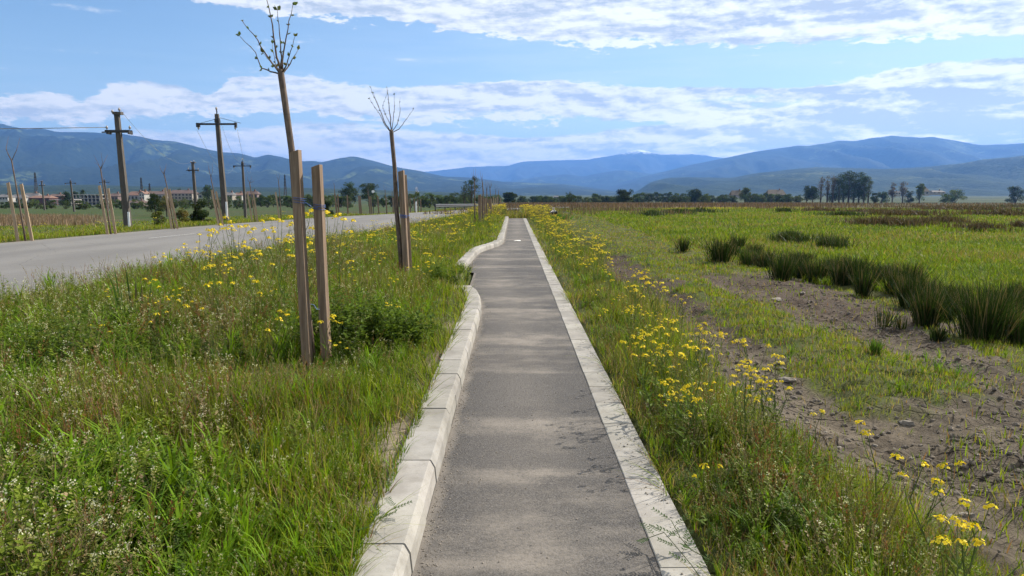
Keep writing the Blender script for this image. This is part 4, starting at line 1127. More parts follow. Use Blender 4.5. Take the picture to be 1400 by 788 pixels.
# ------------------------------------------------------------------ utility poles and wires
mat_simple('pole_concrete', (.088, .077, .066), .85, .35, 3.0, .5, (3, 3, .6))
mat_simple('dark_metal', (.045, .043, .042), .6, .3, 9, .2, metal=.4)
mat_simple('porcelain', (.30, .26, .22), .3, .2, 9, .0, spec=.5)
mat_simple('white_plate', (.78, .78, .76), .6, .06, 9, .0)
mat_simple('wire', (.20, .20, .20), .5, .1, 9, .0, metal=.5)
def pole(kind, pt, pb, Y, label, plate=False, w0=.40, w1=.26, group=None):
    """kind 'cap': boxed head with the crossarm lower down; kind 'tee': crossarm at the top with a pin insulator"""
    top = at(*pt, Y); bx = X_at(pb, Y); base = Vector((bx, Y, gz1(bx, Y))); o = empty('utility_pole', base); d = top - base; L = d.length
    S = Matrix(((1, 0, d.x / d.z), (0, 1, d.y / d.z), (0, 0, 1)))
    mb = MB(); mb.box((0, 0, d.z / 2 - .15), (w0, w0 * .8, d.z + .3), None, taper=w1 / w0)
    for sgn in (-1, 1): mb.box((0, sgn * w0 * .36, d.z * .45), (w0 * .30, .03, d.z * .8), None, taper=w1 / w0)
    for i, p in enumerate(mb.v): mb.v[i] = tuple(S @ Vector(p))
    mb.build('shaft', MAT['pole_concrete'], o)
    def part(name, c, s, mt='dark_metal'):
        k = MB(); k.box((0, 0, 0), s); return k.build(name, MAT[mt], o, False, False, S @ Vector(c))
    def insul(c):
        k = MB(); k.tube([(0, 0, -.05), (0, 0, .0), (0, 0, .02), (0, 0, .05), (0, 0, .07), (0, 0, .11), (0, 0, .16)], [.018, .02, .055, .05, .06, .045, .02], 8)
        return k.build('insulator', MAT['porcelain'], o, True, False, S @ Vector(c))
    att = []
    if kind == 'cap':
        part('cap_plate', (.06, 0, d.z - .04), (w1 * 1.85, w1 * 1.3, .14), 'pole_concrete')
        insul((.14, 0, d.z + .08)); insul((-.22, 0, d.z - .02))
        za = d.z * .64 if L < 3 else d.z - 1.05; za = d.z - .155 * 6.0
        part('crossarm', (0, -w1 * .62, za), (1.22, .09, .12)); part('crossarm', (0, w1 * .62, za), (1.22, .09, .12))
        part('bracket', (.58, 0, za - .07), (.06, .4, .16)); part('bracket', (-.50, 0, za - .07), (.08, .4, .14)); part('bracket', (-.72, 0, za - .04), (.26, .06, .06))
        for x in (-.58, .58): insul((x, 0, za + .12))
        att = [S @ Vector((-.58, 0, za + .2)), S @ Vector((.58, 0, za + .2)), S @ Vector((.14, 0, d.z + .2))]
    else:
        za = d.z - .55
        part('crossarm', (0, -w1 * .65, za), (2.1, .08, .10)); part('pole_band', (0, 0, d.z - .36), (w1 * 1.25, w1 * 1.15, .20))
        part('bracket', (1.02, -w1 * .6, za - .05), (.10, .18, .26)); part('bracket', (-1.02, -w1 * .6, za - .05), (.16, .18, .22))
        br = MB(); br.tube([(-1.1, -.1, za + .05), (0, -.1, d.z - .22)], .012, 5); br.build('brace', MAT['dark_metal'], o, False, False, (0, 0, 0)); br = MB(); br.tube([(1.1, -.1, za + .05), (0, -.1, d.z - .22)], .012, 5); br.build('brace', MAT['dark_metal'], o)
        pin = MB(); pin.tube([(0, 0, -.1), (0, 0, .25)], .03, 6); pin.build('pin', MAT['dark_metal'], o, False, False, S @ Vector((0, 0, d.z)))
        insul((0, 0, d.z + .22)); insul((-1.0, -.15, za - .26)); insul((1.0, -.15, za - .26))
        att = [S @ Vector((-1.1, -.15, za - .3)), S @ Vector((1.1, -.15, za - .3)), S @ Vector((0, 0, d.z + .35))]
    if plate: part('warning_plate', (w0 * .40, -w0 * .34, d.z * .125), (w0 * .30, .03, .85), 'white_plate')
    tag(o, label, 'utility pole', group)
    return [base + a for a in att]
GP = 'concrete utility poles on the plain across the road'
A1 = pole('cap', (159, 154), 172, 38.0, 'large dark concrete utility pole with a boxed cap, left of the T-shaped one', True, .33, .22)
B1 = pole('tee', (296, 156), 307, 41.0, 'large T-shaped concrete utility pole with thin wires, right of the capped one', True, .31, .19)
A2 = pole('cap', (263, 222), 267, 88.0, 'smaller dark capped utility pole standing between the two large poles', False, .36, .26)
B2 = pole('tee', (331, 221), 334, 92.0, 'smaller T-shaped utility pole behind the large T-shaped one', False, .32, .22)
C1 = pole('tee', (95.5, 247), 99, 150.0, 'distant T-shaped pole before the unfinished building on the plain', False, .34, .25)
C2 = pole('cap', (56, 248), 58.5, 175.0, 'distant dark pole beside the lattice pylon on the left plain', False, .34, .25)
C3 = pole('tee', (142, 246), 146, 160.0, 'distant pole seen behind the second staked sapling', False, .34, .25)
def wire(a, c, sag, r, label, n=14):
    a, c = Vector(a), Vector(c); mb = MB()
    mb.tube([(a.lerp(c, i / n) - a) - Vector((0, 0, sag * 4 * (i / n) * (1 - i / n))) for i in range(n + 1)], r, 4)
    return tag(mb.build('power_line', MAT['wire'], None, True, False, a), label, 'wire', 'overhead wires between the poles')
wire(A1[0], A1[0] + Vector((-46, -9, .35)), .5, .018, 'bright overhead wire running left from the capped pole out of view')
wire(A1[2], A2[2], 1.3, .008, 'thin overhead wire sloping from the cap of the large capped pole')
wire(B1[0], B2[0], 1.3, .007, 'thin overhead wire from the left arm of the large T-shaped pole')
wire(B1[1], B2[1], 1.3, .007, 'thin overhead wire from the right arm of the large T-shaped pole')
wire(B1[2], B2[2], 1.3, .007, 'thin overhead wire from the tip of the large T-shaped pole')
# lattice pylons
def pylon(px, ytop, Y, wpx, label):
    X = X_at(px, Y); g = gz1(X, Y); t = at(px, ytop, Y); H_ = t.z - g; wb = wpx * Y / FPX; o = empty('lattice_pylon', (X, Y, g)); fr = MB(); r = .006 * Y / 30
    def wd(z): return wb * (1 - .82 * z / H_) / 2
    n = 8; lv = [H_ * (1 - (1 - i / n) ** 1.25) for i in range(n + 1)]
    for sx, sy in ((-1, -1), (1, -1), (1, 1), (-1, 1)): fr.tube([(sx * wd(z), sy * wd(z), z) for z in lv], r * 1.5, 4)
    fr.build('lattice_leg', MAT['dark_metal'], o); fr = MB()
    for i in range(n):
        a, c = lv[i], lv[i + 1]
        for s in (-1, 1):
            fr.tube([(-wd(a), s * wd(a), a), (wd(c), s * wd(c), c)], r, 3); fr.tube([(wd(a), s * wd(a), a), (-wd(c), s * wd(c), c)], r, 3)
            fr.tube([(s * wd(a), -wd(a), a), (s * wd(c), wd(c), c)], r, 3)
    fr.build('lattice_bracing', MAT['dark_metal'], o)
    for z in (.72, .84, .95):
        k = MB(); k.box((0, 0, H_ * z), (wb * .9 * (1.3 - z * .5), r * 3, r * 3)); k.build('crossarm', MAT['dark_metal'], o)
    return tag(o, label, 'pylon')
pylon(49, 236, 420, 5, 'tall lattice pylon on the plain left of the unfinished building')
pylon(193.5, 243, 430, 4, 'lattice pylon behind the long house right of the large capped pole')
pylon(204.5, 251, 520, 4, 'small distant lattice pylon above the long pink roofed house')
pylon(390, 239, 640, 4, 'faint lattice pylon far off to the left of the nearest stakes')

# ------------------------------------------------------------------ village on the plain
for k_, c_ in (('wall_white', (.36, .345, .32)), ('wall_cream', (.27, .24, .20)), ('wall_pink', (.17, .125, .112)), ('wall_red', (.10, .045, .042)), ('wall_grey', (.30, .29, .28)), ('roof_red', (.100, .068, .060)), ('roof_brown', (.17, .10, .075)), ('roof_grey', (.13, .125, .125)), ('raw_concrete', (.33, .31, .285)), ('thatch', (.105, .088, .068))):
    mat_simple(k_, c_, .9, .22, 1.2, .3, bdist=.05)
mat_simple('window_dark', (.035, .04, .045), .25, .2, 3, 0, spec=.5)
def house(x0, x1, yt, yb, Y, wall, roof, label, storeys=1, nwin=4, rise=.42, gable_front=False, name='house', zs=None):
    a, c = X_at(x0, Y), X_at(x1, Y); zt = at(0, yt, Y).z; zb = at(0, yb, Y).z; w = c - a; Ht = zt - zb; hr = Ht * rise; hw = Ht - hr; dp = max(6.0, min(9.0, w * .7))
    o = empty(name, ((a + c) / 2, Y, zb)); k = MB(); k.box((0, dp / 2, hw / 2 - .5), (w, dp, hw + 1.0)); k.build('wall', MAT[wall], o)
    e = .35; k = MB()
    if gable_front:
        pr = [(-w / 2 - e, hw - .1), (0, Ht), (w / 2 + e, hw - .1)]
        vs = [(x, y, z) for y in (-e, dp + e) for x, z in pr] + [(x, y, z - .22) for y in (-e, dp + e) for x, z in pr]
        k.add(vs, [(0, 1, 4, 3), (1, 2, 5, 4), (6, 9, 10, 7), (7, 10, 11, 8), (0, 6, 7, 1), (1, 7, 8, 2), (3, 4, 10, 9), (4, 5, 11, 10), (0, 3, 9, 6), (2, 8, 11, 5)])
        g = MB(); g.add([(-w / 2, 0, hw), (w / 2, 0, hw), (0, 0, Ht - .2), (-w / 2, .2, hw), (w / 2, .2, hw), (0, .2, Ht - .2)], [(0, 1, 2), (5, 4, 3)]); g.build('gable', MAT[wall], o)
    else:
        yz = [(-e, hw - .1), (dp / 2, Ht), (dp + e, hw - .1)]; ins = min(w * .10, 2.0)
        vs = [(-w / 2 - e, yz[0][0], yz[0][1]), (w / 2 + e, yz[0][0], yz[0][1]), (w / 2 + e, yz[2][0], yz[2][1]), (-w / 2 - e, yz[2][0], yz[2][1]), (-w / 2 + ins, dp / 2, Ht), (w / 2 - ins, dp / 2, Ht)]
        k.add(vs, [(0, 1, 5, 4), (2, 3, 4, 5), (1, 2, 5), (3, 0, 4), (3, 2, 1, 0)])
    rf = k.build('roof', MAT[roof], o)
    ch = MB(); ch.box((w * .22, dp * .5, Ht + .25), (.7, .7, 1.2)); ch.build('chimney', MAT['roof_brown'], rf)
    for s in range(storeys):
        for i in range(nwin):
            kx = -w / 2 + w * (i + .5) / nwin; kz_ = hw * (s + .5) / storeys
            f = MB(); f.box((0, -.03, 0), (min(1.5, w / nwin * .5), .1, min(1.5, hw / storeys * .5))); f.build('window', MAT['window_dark'], o, False, False, (kx, 0, kz_))
    return tag(o, label, 'house')
house(-6, 9, 266, 274, 380, 'wall_white', 'roof_grey', 'white house cut by the left edge of the view')
house(12, 30, 266, 276, 395, 'wall_white', 'roof_grey', 'long low white house behind the first staked sapling', 1, 5)
house(28, 50, 264, 277, 400, 'wall_grey', 'roof_grey', 'grey hall with a wide grey roof behind the leftmost stakes', 1, 4)
house(38, 66, 267.5, 278, 385, 'wall_red', 'roof_brown', 'long dark red building left of the unfinished one', 1, 5, .30)
house(64, 82, 265.5, 276, 410, 'wall_red', 'roof_red', 'bright red two storey building with a flat tiled roof', 2, 4, .25)
house(147, 160, 264.5, 275, 380, 'wall_pink', 'roof_red', 'pink house with white trim left of the large capped pole', 1, 3, .35)
house(158, 173, 267, 276, 400, 'wall_grey', 'roof_brown', 'grey house half hidden by the large capped pole', 1, 3)
house(173, 193, 262, 274.5, 395, 'wall_grey', 'roof_brown', 'dark roofed house joined to the white gable', 1, 4, .40)
house(189.5, 196.5, 261.5, 273, 388, 'wall_white', 'roof_brown', 'narrow white gabled house right of the large capped pole', 2, 2, .30, True)
house(172, 194, 274, 280.5, 330, 'wall_cream', 'roof_red', 'low shed with a wide red roof right of the large capped pole', 1, 3, .5, False, 'shed')
house(196, 226, 261.5, 273, 400, 'wall_grey', 'roof_red', 'long grey house with pink red roof left of the third staked sapling', 1, 6, .35)
house(228, 262, 260, 273, 405, 'wall_cream', 'roof_red', 'longest cream house with pink red roof behind the smaller capped pole', 2, 7, .35)
house(270, 283, 262.5, 272, 390, 'wall_white', 'roof_brown', 'white gabled house right of the smaller capped pole', 1, 2, .35, True)
house(306, 317, 263, 271.5, 400, 'wall_cream', 'roof_grey', 'pale house just right of the large T-shaped pole', 1, 3)
house(319, 330, 263.5, 271.5, 410, 'wall_white', 'roof_brown', 'small white house left of the smaller T-shaped pole', 1, 2)
house(333, 351, 261.5, 271, 400, 'wall_pink', 'roof_red', 'pink roofed house behind the fifth staked sapling', 1, 4)
house(1220, 1231, 262.2, 266.2, 560, 'wall_white', 'roof_grey', 'low white building between the two wispy trees on the right', 1, 3, .2, False, 'shed')
house(1258, 1270, 257, 266, 600, 'wall_grey', 'thatch', 'grey sheds with pale roofs right of the single bushy tree', 1, 2, .55, False, 'shed')
house(1274, 1292, 260.6, 265, 620, 'wall_grey', 'roof_grey', 'long pale roofed farm shed right of the grey sheds', 1, 3, .5, False, 'shed')
house(1000, 1017, 260.5, 269, 520, 'wall_grey', 'thatch', 'barn with brown sloping roof left of the round tree', 1, 2, .75, False, 'shed')
house(1050, 1075, 259.5, 269, 560, 'wall_grey', 'thatch', 'wide barn with brown roof behind the bushes right of the round tree', 1, 3, .75, False, 'shed')
house(757, 764, 268.0, 271.5, 900, 'wall_white', 'roof_grey', 'tiny far white building above the central treeline', 1, 2, .3, False, 'shed')
# unfinished concrete frame
def frame_building(x0, x1, yt, yb, Y, label):
    a, c = X_at(x0, Y), X_at(x1, Y); zt = at(0, yt, Y).z; zb = at(0, yb, Y).z; w = c - a; Ht = zt - zb; o = empty('unfinished_building', ((a + c) / 2, Y, zb))
    for s in range(1, 4):
        k = MB(); k.box((0, 4, Ht * s / 3 - .15), (w, 9, .30)); k.build('slab', MAT['raw_concrete'], o)
    for s in range(3):
        for i in range(8):
            for y in (0, 8):
                k = MB(); k.box((-w / 2 + .3 + (w - .6) * i / 7, y, Ht * (s + .5) / 3 - .15), (.42, .42, Ht / 3 - .3)); k.build('column', MAT['raw_concrete'], o)
    k = MB(); k.box((0, 8.4, Ht * .45), (w * .96, .3, Ht * .85)); k.build('back_wall', MAT['wall_grey'], o)
    return tag(o, label, 'building')
frame_building(97, 136, 266, 281, 360, 'unfinished grey concrete frame building of open bays behind the second staked sapling')
frame_building(66, 96, 273, 281, 345, 'low unfinished concrete frame before the bright red building')

# ------------------------------------------------------------------ guard rail at the bend, marker posts, birds, litter
mat_simple('galvanised', (.075, .078, .08), .6, .2, 6, .0, metal=.3)
gr_ = empty('guard_rail', (float(road_far(82)) - .4, 82, float(slope(82)) + .1)); o0 = gr_.location.copy(); pts = []
for Y in np.arange(76, 106, 2.0): pts.append(Vector((float(road_far(Y)) - .45, Y, float(slope(Y)) + .65)) - o0)
for dz in (-.10, .06):
    k = MB(); k.tube([p + Vector((0, 0, dz)) for p in pts], .09, 6); k.build('rail', MAT['galvanised'], gr_)
for p in pts[::2]:
    k = MB(); k.box((0, 0, -.35), (.12, .12, .9)); k.build('post', MAT['galvanised'], gr_, False, False, p)
tag(gr_, 'grey metal guard rail following the far bend of the road', 'guard rail')
X = X_at(568.5, 70); k = MB(); k.box((0, 0, .5), (.14, .10, 1.1)); k.box((0, 0, 1.08), (.10, .07, .08)); k.box((0, -.03, .85), (.15, .05, .12))
tag(k.build('marker_post', MAT['white_plate'], None, False, False, (X, 70, gz1(X, 70) - .05)), 'short white marker post at the far edge of the road near the bend', 'post')
X = X_at(510, 62); o = empty('road_sign', (X, 62, gz1(X, 62))); k = MB(); k.tube([(0, 0, -.2), (0, 0, 2.3)], .035, 6); k.build('pole', MAT['dark_metal'], o)
k = MB(); k.tube([(0, -.05, 2.0), (0, -.02, 2.0)], .12, 16); k.build('sign_plate', MAT['white_plate'], o); tag(o, 'small round pale road sign seen from across the road before the twin trees', 'road sign')

mat_simple('feather_white', (.42, .40, .37), .9, .1, 20, .2); mat_simple('feather_black', (.016, .016, .018), .8, .3, 20, .2); mat_simple('leg_red', (.28, .07, .035), .6, .15, 20, 0)
def bird(px, py, Y, s, rz, label):
    """long-legged wading bird standing upright: one skinned body, dark wings, beak and legs"""
    p = at(px, py, Y); o = empty('bird', (p.x, Y, gz1(p.x, Y)), rz); o.scale = (s, s, s)
    b_ = MB(); P = [(-.30, 0, .58), (-.22, 0, .62), (-.10, 0, .66), (.06, 0, .70), (.16, 0, .76), (.20, 0, .86), (.18, 0, .96), (.20, 0, 1.03), (.25, 0, 1.06), (.30, 0, 1.05)]
    b_.tube(P, [.02, .07, .125, .125, .085, .05, .038, .042, .042, .02], 12); b_.build('body', MAT['feather_white'], o, True)
    for s_ in (-1, 1):
        k = MB(); k.tube([(.10, s_ * .09, .72), (-.02, s_ * .10, .67), (-.18, s_ * .09, .60), (-.40, s_ * .04, .46)], [.06, .125, .115, .03], 8); k.build('wing', MAT['feather_black'], o, True)
        k = MB(); k.tube([(.0, s_ * .05, .60), (.02, s_ * .05, .32), (-.01, s_ * .05, .02)], [.022, .014, .011], 6)
        for a in (-.5, 0, .5): k.tube([(-.01, s_ * .05, .01), (.08 * math.cos(a), s_ * .05 + .08 * math.sin(a), .004)], .007, 4)
        k.build('leg', MAT['leg_red'], o, True)
    k = MB(); k.tube([(.28, 0, 1.05), (.36, 0, 1.02), (.46, 0, .97)], [.018, .012, .004], 6); k.build('beak', MAT['leg_red'], o, True)
    return tag(o, label, 'bird', 'two long-legged birds in the meadow')
bird(754.5, 298, 46, .66, R(60), 'white and black long-legged bird in the meadow, left one of two')
bird(758.5, 298, 46.3, .66, R(-110), 'white and black long-legged bird in the meadow, right one of two')
p = G_ground(762, 301)
blade_tuft('leafy_weed', (p.x, p.y, p.z), .42, 160, .05, .5, (.06, .14, .02), 'bright green leafy weed patch at the feet of the two birds', 'plant', None, .3, 77, .3)

mat_simple('stone', (.20, .175, .145), .9, .3, 14, .6); mat_simple('pale_litter', (.80, .79, .75), .7, .05, 9, .0)
def pebble(r, seed, flat=.55):
    rr = random.Random(seed); mb = MB(); n, m_ = 7, 5
    off = [[1 + rr.uniform(-.28, .28) for _ in range(n)] for _ in range(m_ + 1)]
    for i in range(m_ + 1):
        th = math.pi * i / m_
        for j in range(n):
            q_ = off[i][j] if 0 < i < m_ else 1
            mb.v.append((r * q_ * math.sin(th) * math.cos(6.283 * j / n), r * q_ * .8 * math.sin(th) * math.sin(6.283 * j / n), r * flat * q_ * math.cos(th))); mb.c.append((1, 1, 1))
    for i in range(m_):
        for j in range(n): mb.f.append((i * n + j, (i + 1) * n + j, (i + 1) * n + (j + 1) % n, i * n + (j + 1) % n))
    return mb.mesh('stone', MAT['stone'])
peb = [pebble(.03, i) for i in range(6)]
big = [((1076, 521), .055, 'pale flat stone in the nearest rut, largest of those beside the tall mustard plant'), ((1068, 505), .04, None), ((1064, 497), .03, None), ((1062, 412), .075, 'long pale stone on the bare soil by the ditch'), ((1096, 403), .05, None), ((1240, 580), .045, 'rounded clod stone in the middle of the cracked mud'), ((1322, 706), .035, 'dark stone beside the tall single mustard plant'), ((1270, 682), .022, 'small white pebble on the cracked mud')]
for (px, py), r, lab in big:
    p = G_ground(px, py); s = r / .03
    tag(obj('stone', peb[rng.integers(6)], None, (p.x, p.y, p.z + r * .2), rng.uniform(0, 6.28), (s * 1.3, s, s * .8)), lab or 'grey stone lying in the rutted track', 'stone', 'stones on the dirt track')
cnt = 0
while cnt < 190:
    Y = 2.4 * (16 / 2.4) ** rng.random(); X = rng.uniform(1.9, 5.6)
    if soil_mask(np.array([X]), np.array([Y]))[0][0] < .5 or X > .75 * Y + .6: continue
    s = rng.uniform(.18, .8) ** 1.5
    tag(obj('stone', peb[rng.integers(6)], None, (X, Y, gz1(X, Y) + .004), rng.uniform(0, 6.28), (s * 1.2, s, s * .8)), 'grey stone lying in the rutted track', 'stone', 'stones on the dirt track'); cnt += 1
p = G(707, 329.5, .012); k = MB(); k.add([(-.13, -.10, 0), (-.02, -.13, .012), (.13, -.06, .004), (.10, .10, .016), (-.06, .12, .008), (0, 0, .022)], [(0, 1, 5), (1, 2, 5), (2, 3, 5), (3, 4, 5), (4, 0, 5)])
tag(k.build('litter', MAT['pale_litter'], None, False, False, p), 'scrap of white litter lying on the path where it narrows', 'litter')

# crumbs and clods of dried mud
cv = []
for i in range(4):
    mb = MB(); me_ = pebble(.02, 40 + i, .7); Vp = np.array([v.co for v in me_.vertices]); Tp = np.array([t for q_ in me_.polygons for t in ((q_.vertices[0], q_.vertices[1], q_.vertices[2]), (q_.vertices[0], q_.vertices[2], q_.vertices[3]))])
    x, y = scatter(5200, 2.2, 20, lambda y: strip_edge(y), lambda y: 6.0 + 0 * y, lambda x, y: soil_mask(x, y)[0] * (.15 + .85 * sstep(.45, .7, vnoise(x, y, .5, 3, 131))))
    cv.append(place((Vp, Tp, np.full((len(Vp), 3), .11)), x, y, gz(x, y) + .002, rng.uniform(.15, 1.0, len(x)) ** 1.8 * 1.4))
mat_simple('clod', (.125, .104, .082), .95, .35, 5, .8)
V, T, C = merge(cv)
tag(obj('soil_clods', big_mesh('soil_clods', V, T, MAT['clod'])), 'crumbs and clods of dried mud strewn over the rutted track', 'soil', None, 'stuff')

# grit and plant crumbs swept against the kerbs
gv = []
for i in range(2):
    me_ = pebble(.006, 60 + i, .6); Vp = np.array([v.co for v in me_.vertices]); Tp = np.array([t for q_ in me_.polygons for t in ((q_.vertices[0], q_.vertices[1], q_.vertices[2]), (q_.vertices[0], q_.vertices[2], q_.vertices[3]))])
    n = 900; y = 1.8 * (18 / 1.8) ** rng.random(n); side = rng.random(n) < .62
    x = np.where(side, path_left(y) + .012 + np.abs(rng.normal(0, .05, n)), np.where(rng.random(n) < .5, .80 - np.abs(rng.normal(0, .06, n)), rng.uniform(-.3, .6, n)))
    gv.append(place((Vp, Tp, np.full((len(Vp), 3), .11)), x, y, slope(y) + np.where(x > .63, .009, .001), rng.uniform(.25, 1.1, n)))
V, T, C = merge(gv)
tag(obj('path_grit', big_mesh('path_grit', V, T, MAT['stone'])), 'fine grit scattered along both kerbs of the path', 'grit', None, 'stuff')
# ------------------------------------------------------------------ trees and shrubs
m, nt = new_mat('tree_bark'); b = NB(nt)
v = b.obj(); gr = b.noise(b.mapping(v, (5, 5, 1)), 1.0, 6, .65)
b.out(b.principled(b.mix(gr, (.05, .040, .032, 1), (.13, .105, .085, 1)), .9, None, .1)); MAT['tree_bark'] = m

def tree_mesh(seed, H_, W_, kind='round', leaf=.5, nleaf=1500, col=(.035, .060, .016), trunk_h=.10, dens=1.0):
    """trunk with limbs, and a crown of small leaf faces in uneven clumps"""
    rr = np.random.default_rng(seed); rp = random.Random(seed); tr = MB(); cl = []
    r0 = H_ * .022
    if kind in ('round', 'wispy', 'tall'):
        nl = {'round': 14, 'wispy': 22, 'tall': 12}[kind]
        tr.tube([(0, 0, -.5), (rp.gauss(0, .1), 0, H_ * .35), (rp.gauss(0, .2), 0, H_ * .72)], [r0 * 1.3, r0, r0 * .45], 7)
        for k in range(nl):
            t = rp.uniform(trunk_h, .75); a = 2.4 * k + rp.uniform(-.5, .5)
            z0 = H_ * t * .8; prof = math.sin(math.pi * min(1, .18 + .82 * t)) ** .6
            rad = W_ / 2 * prof * rp.uniform(.45, .95); z1 = min(H_ * .93, z0 + H_ * rp.uniform(.08, .30))
            e = Vector((math.cos(a) * rad, math.sin(a) * rad, z1)); tr.tube([(0, 0, z0), Vector((e.x * .5, e.y * .5, z0 + (z1 - z0) * .35)), e], [r0 * .45, r0 * .3, r0 * .1], 5)
            cl.append((e, rp.uniform(.7, 1.2))); cl.append((Vector((e.x * .5, e.y * .5, z1 * 1.02)), rp.uniform(.6, 1.1)))
        for k in range(6): cl.append((Vector((rp.gauss(0, W_ * .12), rp.gauss(0, W_ * .12), H_ * rp.uniform(.72, .93))), rp.uniform(.6, 1.0)))
        if kind != 'wispy':
            for k in range(22):
                t = rp.uniform(.15, .90); a = rp.uniform(0, 6.28); rad = W_ / 2 * .78 * math.sin(math.pi * min(1, .22 + .74 * t)) ** .6 * math.sqrt(rp.random())
                cl.append((Vector((math.cos(a) * rad, math.sin(a) * rad, H_ * t)), rp.uniform(.6, 1.1)))
        cs = {'round': .165, 'wispy': .135, 'tall': .165}[kind] * (W_ * .55 + H_ * .45)
    else:                                              # shrub: leafy down to the ground
        for k in range(7):
            a = rp.uniform(0, 6.28); e = Vector((math.cos(a) * W_ * .3, math.sin(a) * W_ * .3, H_ * rp.uniform(.5, .8))); tr.tube([(0, 0, -.3), e * .5, e], [r0, r0 * .7, r0 * .3], 5)
        for k in range(20):
            a = rp.uniform(0, 6.28); q = math.sqrt(rp.random()); z = H_ * rp.uniform(.12, .85); s = W_ / 2 * .8 * (1 - (z / H_) ** 2.5 * .6) * q
            cl.append((Vector((math.cos(a) * s, math.sin(a) * s, z)), rp.uniform(.7, 1.2)))
        cs = .17 * (W_ * .5 + H_ * .5)
    per = max(6, int(nleaf * dens / len(cl)))
    V, C = [], []
    for (c, s) in cl:
        g = rr.normal(0, 1, (per, 3)); g /= np.linalg.norm(g, axis=1)[:, None]; g *= (rr.random((per, 1)) ** .45) * cs * s * np.array([1.05, 1.05, .8])
        ctr = np.array(c) + g; f = rr.uniform(.55, 1.5)
        a = rr.normal(0, 1, (per, 3)); a /= np.linalg.norm(a, axis=1)[:, None]; b_ = np.cross(a, rr.normal(0, 1, (per, 3))); b_ /= np.linalg.norm(b_, axis=1)[:, None]
        sz = leaf * rr.uniform(.5, 1.2, (per, 1))
        V.append(np.stack([ctr - a * sz * .5, ctr + b_ * sz * .32, ctr + a * sz * .5, ctr - b_ * sz * .32], 1))
        C.append(np.repeat((np.array(col) * f * np.array([rr.uniform(.85, 1.25), 1, 1]))[None] * rr.uniform(.75, 1.25, (per, 1)), 4, 0))
    V = np.concatenate(V).reshape(-1, 3); C = np.concatenate(C); n = len(V) // 4; V[:, 2] = np.maximum(V[:, 2], .02)
    Tq = np.arange(4 * n).reshape(-1, 4)
    return tr.mesh('trunk', MAT['tree_bark'], True), big_mesh('crown', V, Tq, MAT['far_leaf'], C)

def put_tree(name, meshes, loc, s, label, cat='tree', group=None):
    o = empty(name, loc, rng.uniform(0, 6.28)); o.scale = s if isinstance(s, tuple) else (s, s, s)
    obj('trunk', meshes[0], o); obj('crown', meshes[1], o)
    return tag(o, label, cat, group)

DK, MD, LT, YG, GY = (.030, .050, .016), (.044, .070, .020), (.068, .098, .028), (.12, .115, .030), (.115, .100, .080)
kinds = {}
def kindm(key, *a, **k):
    if key not in kinds: kinds[key] = [tree_mesh(1000 + len(kinds) * 13 + i, *a, **k) for i in range(3)]
    return kinds[key][rng.integers(3)]
def tree_px(px, yb, yt, wpx, Y, kind, col, label, name='broadleaf_tree', group=None, cat='tree', nleaf=1500, leaf=None, ground=True):
    X = X_at(px, Y); z0 = gz1(X, Y); z1 = at(px, yt, Y).z; H_ = max(.5, z1 - z0); W_ = wpx * Y / FPX
    ms = tree_mesh(int(px * 7 + Y), H_, W_, kind, leaf or max(.022 * H_, 1.15 * Y / FPX), int(nleaf * (2.6 if kind != 'wispy' else 2.0)), col)
    return put_tree(name, ms, (X, Y, z0), 1.0, label, cat, group)
# single trees with a look of their own
tree_px(853, 280, 258.5, 29, 300, 'round', DK, 'rounded dark tree standing alone before the reed band', nleaf=3500)
tree_px(697, 280, 262.5, 22, 330, 'round', DK, 'dark round tree just right of the last verge stakes', nleaf=2600)
tree_px(645, 282, 238, 24, 210, 'wispy', MD, 'tall airy tree behind the third group of verge stakes', nleaf=1300)
tree_px(635, 282, 246, 14, 215, 'wispy', MD, 'slim airy tree left of the tall airy one behind the verge stakes', nleaf=600)
tree_px(779, 283, 262, 17, 250, 'wispy', MD, 'leaning thin tree with a small crown in the central reed band', 'thin_tree', nleaf=900)
tree_px(815, 277, 264.5, 17, 420, 'round', MD, 'small bushy tree left of the lone rounded tree', nleaf=1200)
tree_px(478, 277, 249, 28, 330, 'tall', MD, 'left tree of the pair of tall trees beyond the road', nleaf=3200)
tree_px(504, 277, 250, 28, 335, 'tall', MD, 'right tree of the pair of tall trees beyond the road', nleaf=3200)
tree_px(448, 297, 271, 16, 70, 'shrub', DK, 'dark green bush seen right of the nearest stakes', 'bush', None, 'bush', 2200)
tree_px(272, 311, 268, 28, 48, 'shrub', DK, 'dark green bush with pale blossoms between the third and fourth staked saplings', 'bush', None, 'bush', 4200, .10)
tree_px(212, 288, 263, 25, 105, 'round', DK, 'dark round bush left of the third staked sapling', 'bush', None, 'bush', 2600)
tree_px(226, 290, 264, 18, 98, 'wispy', YG, 'yellowish bush growing behind the third staked sapling', 'bush', None, 'bush', 1100)
tree_px(214, 314, 286, 20, 38, 'shrub', (.10, .12, .03), 'light green leafy bush left of the third stakes by the road', 'bush', None, 'bush', 900, .09)
tree_px(247, 312, 284, 22, 39, 'shrub', (.12, .12, .035), 'yellow green leafy bush right of the third stakes by the road', 'bush', None, 'bush', 1000, .09)
tree_px(284, 274, 251, 18, 370, 'round', MD, 'round tree behind the white gabled house', nleaf=1800)
tree_px(89, 279, 262, 16, 340, 'round', DK, 'dark tree left of the distant T-shaped pole', nleaf=1500)
tree_px(103, 276, 261, 10, 420, 'round', DK, 'dark tree just right of the distant T-shaped pole', nleaf=900)
tree_px(112, 272, 258, 8, 430, 'round', MD, 'small tree above the unfinished building', nleaf=700)
tree_px(245, 270, 256, 9, 470, 'wispy', MD, 'thin tree above the longest cream house', nleaf=600)
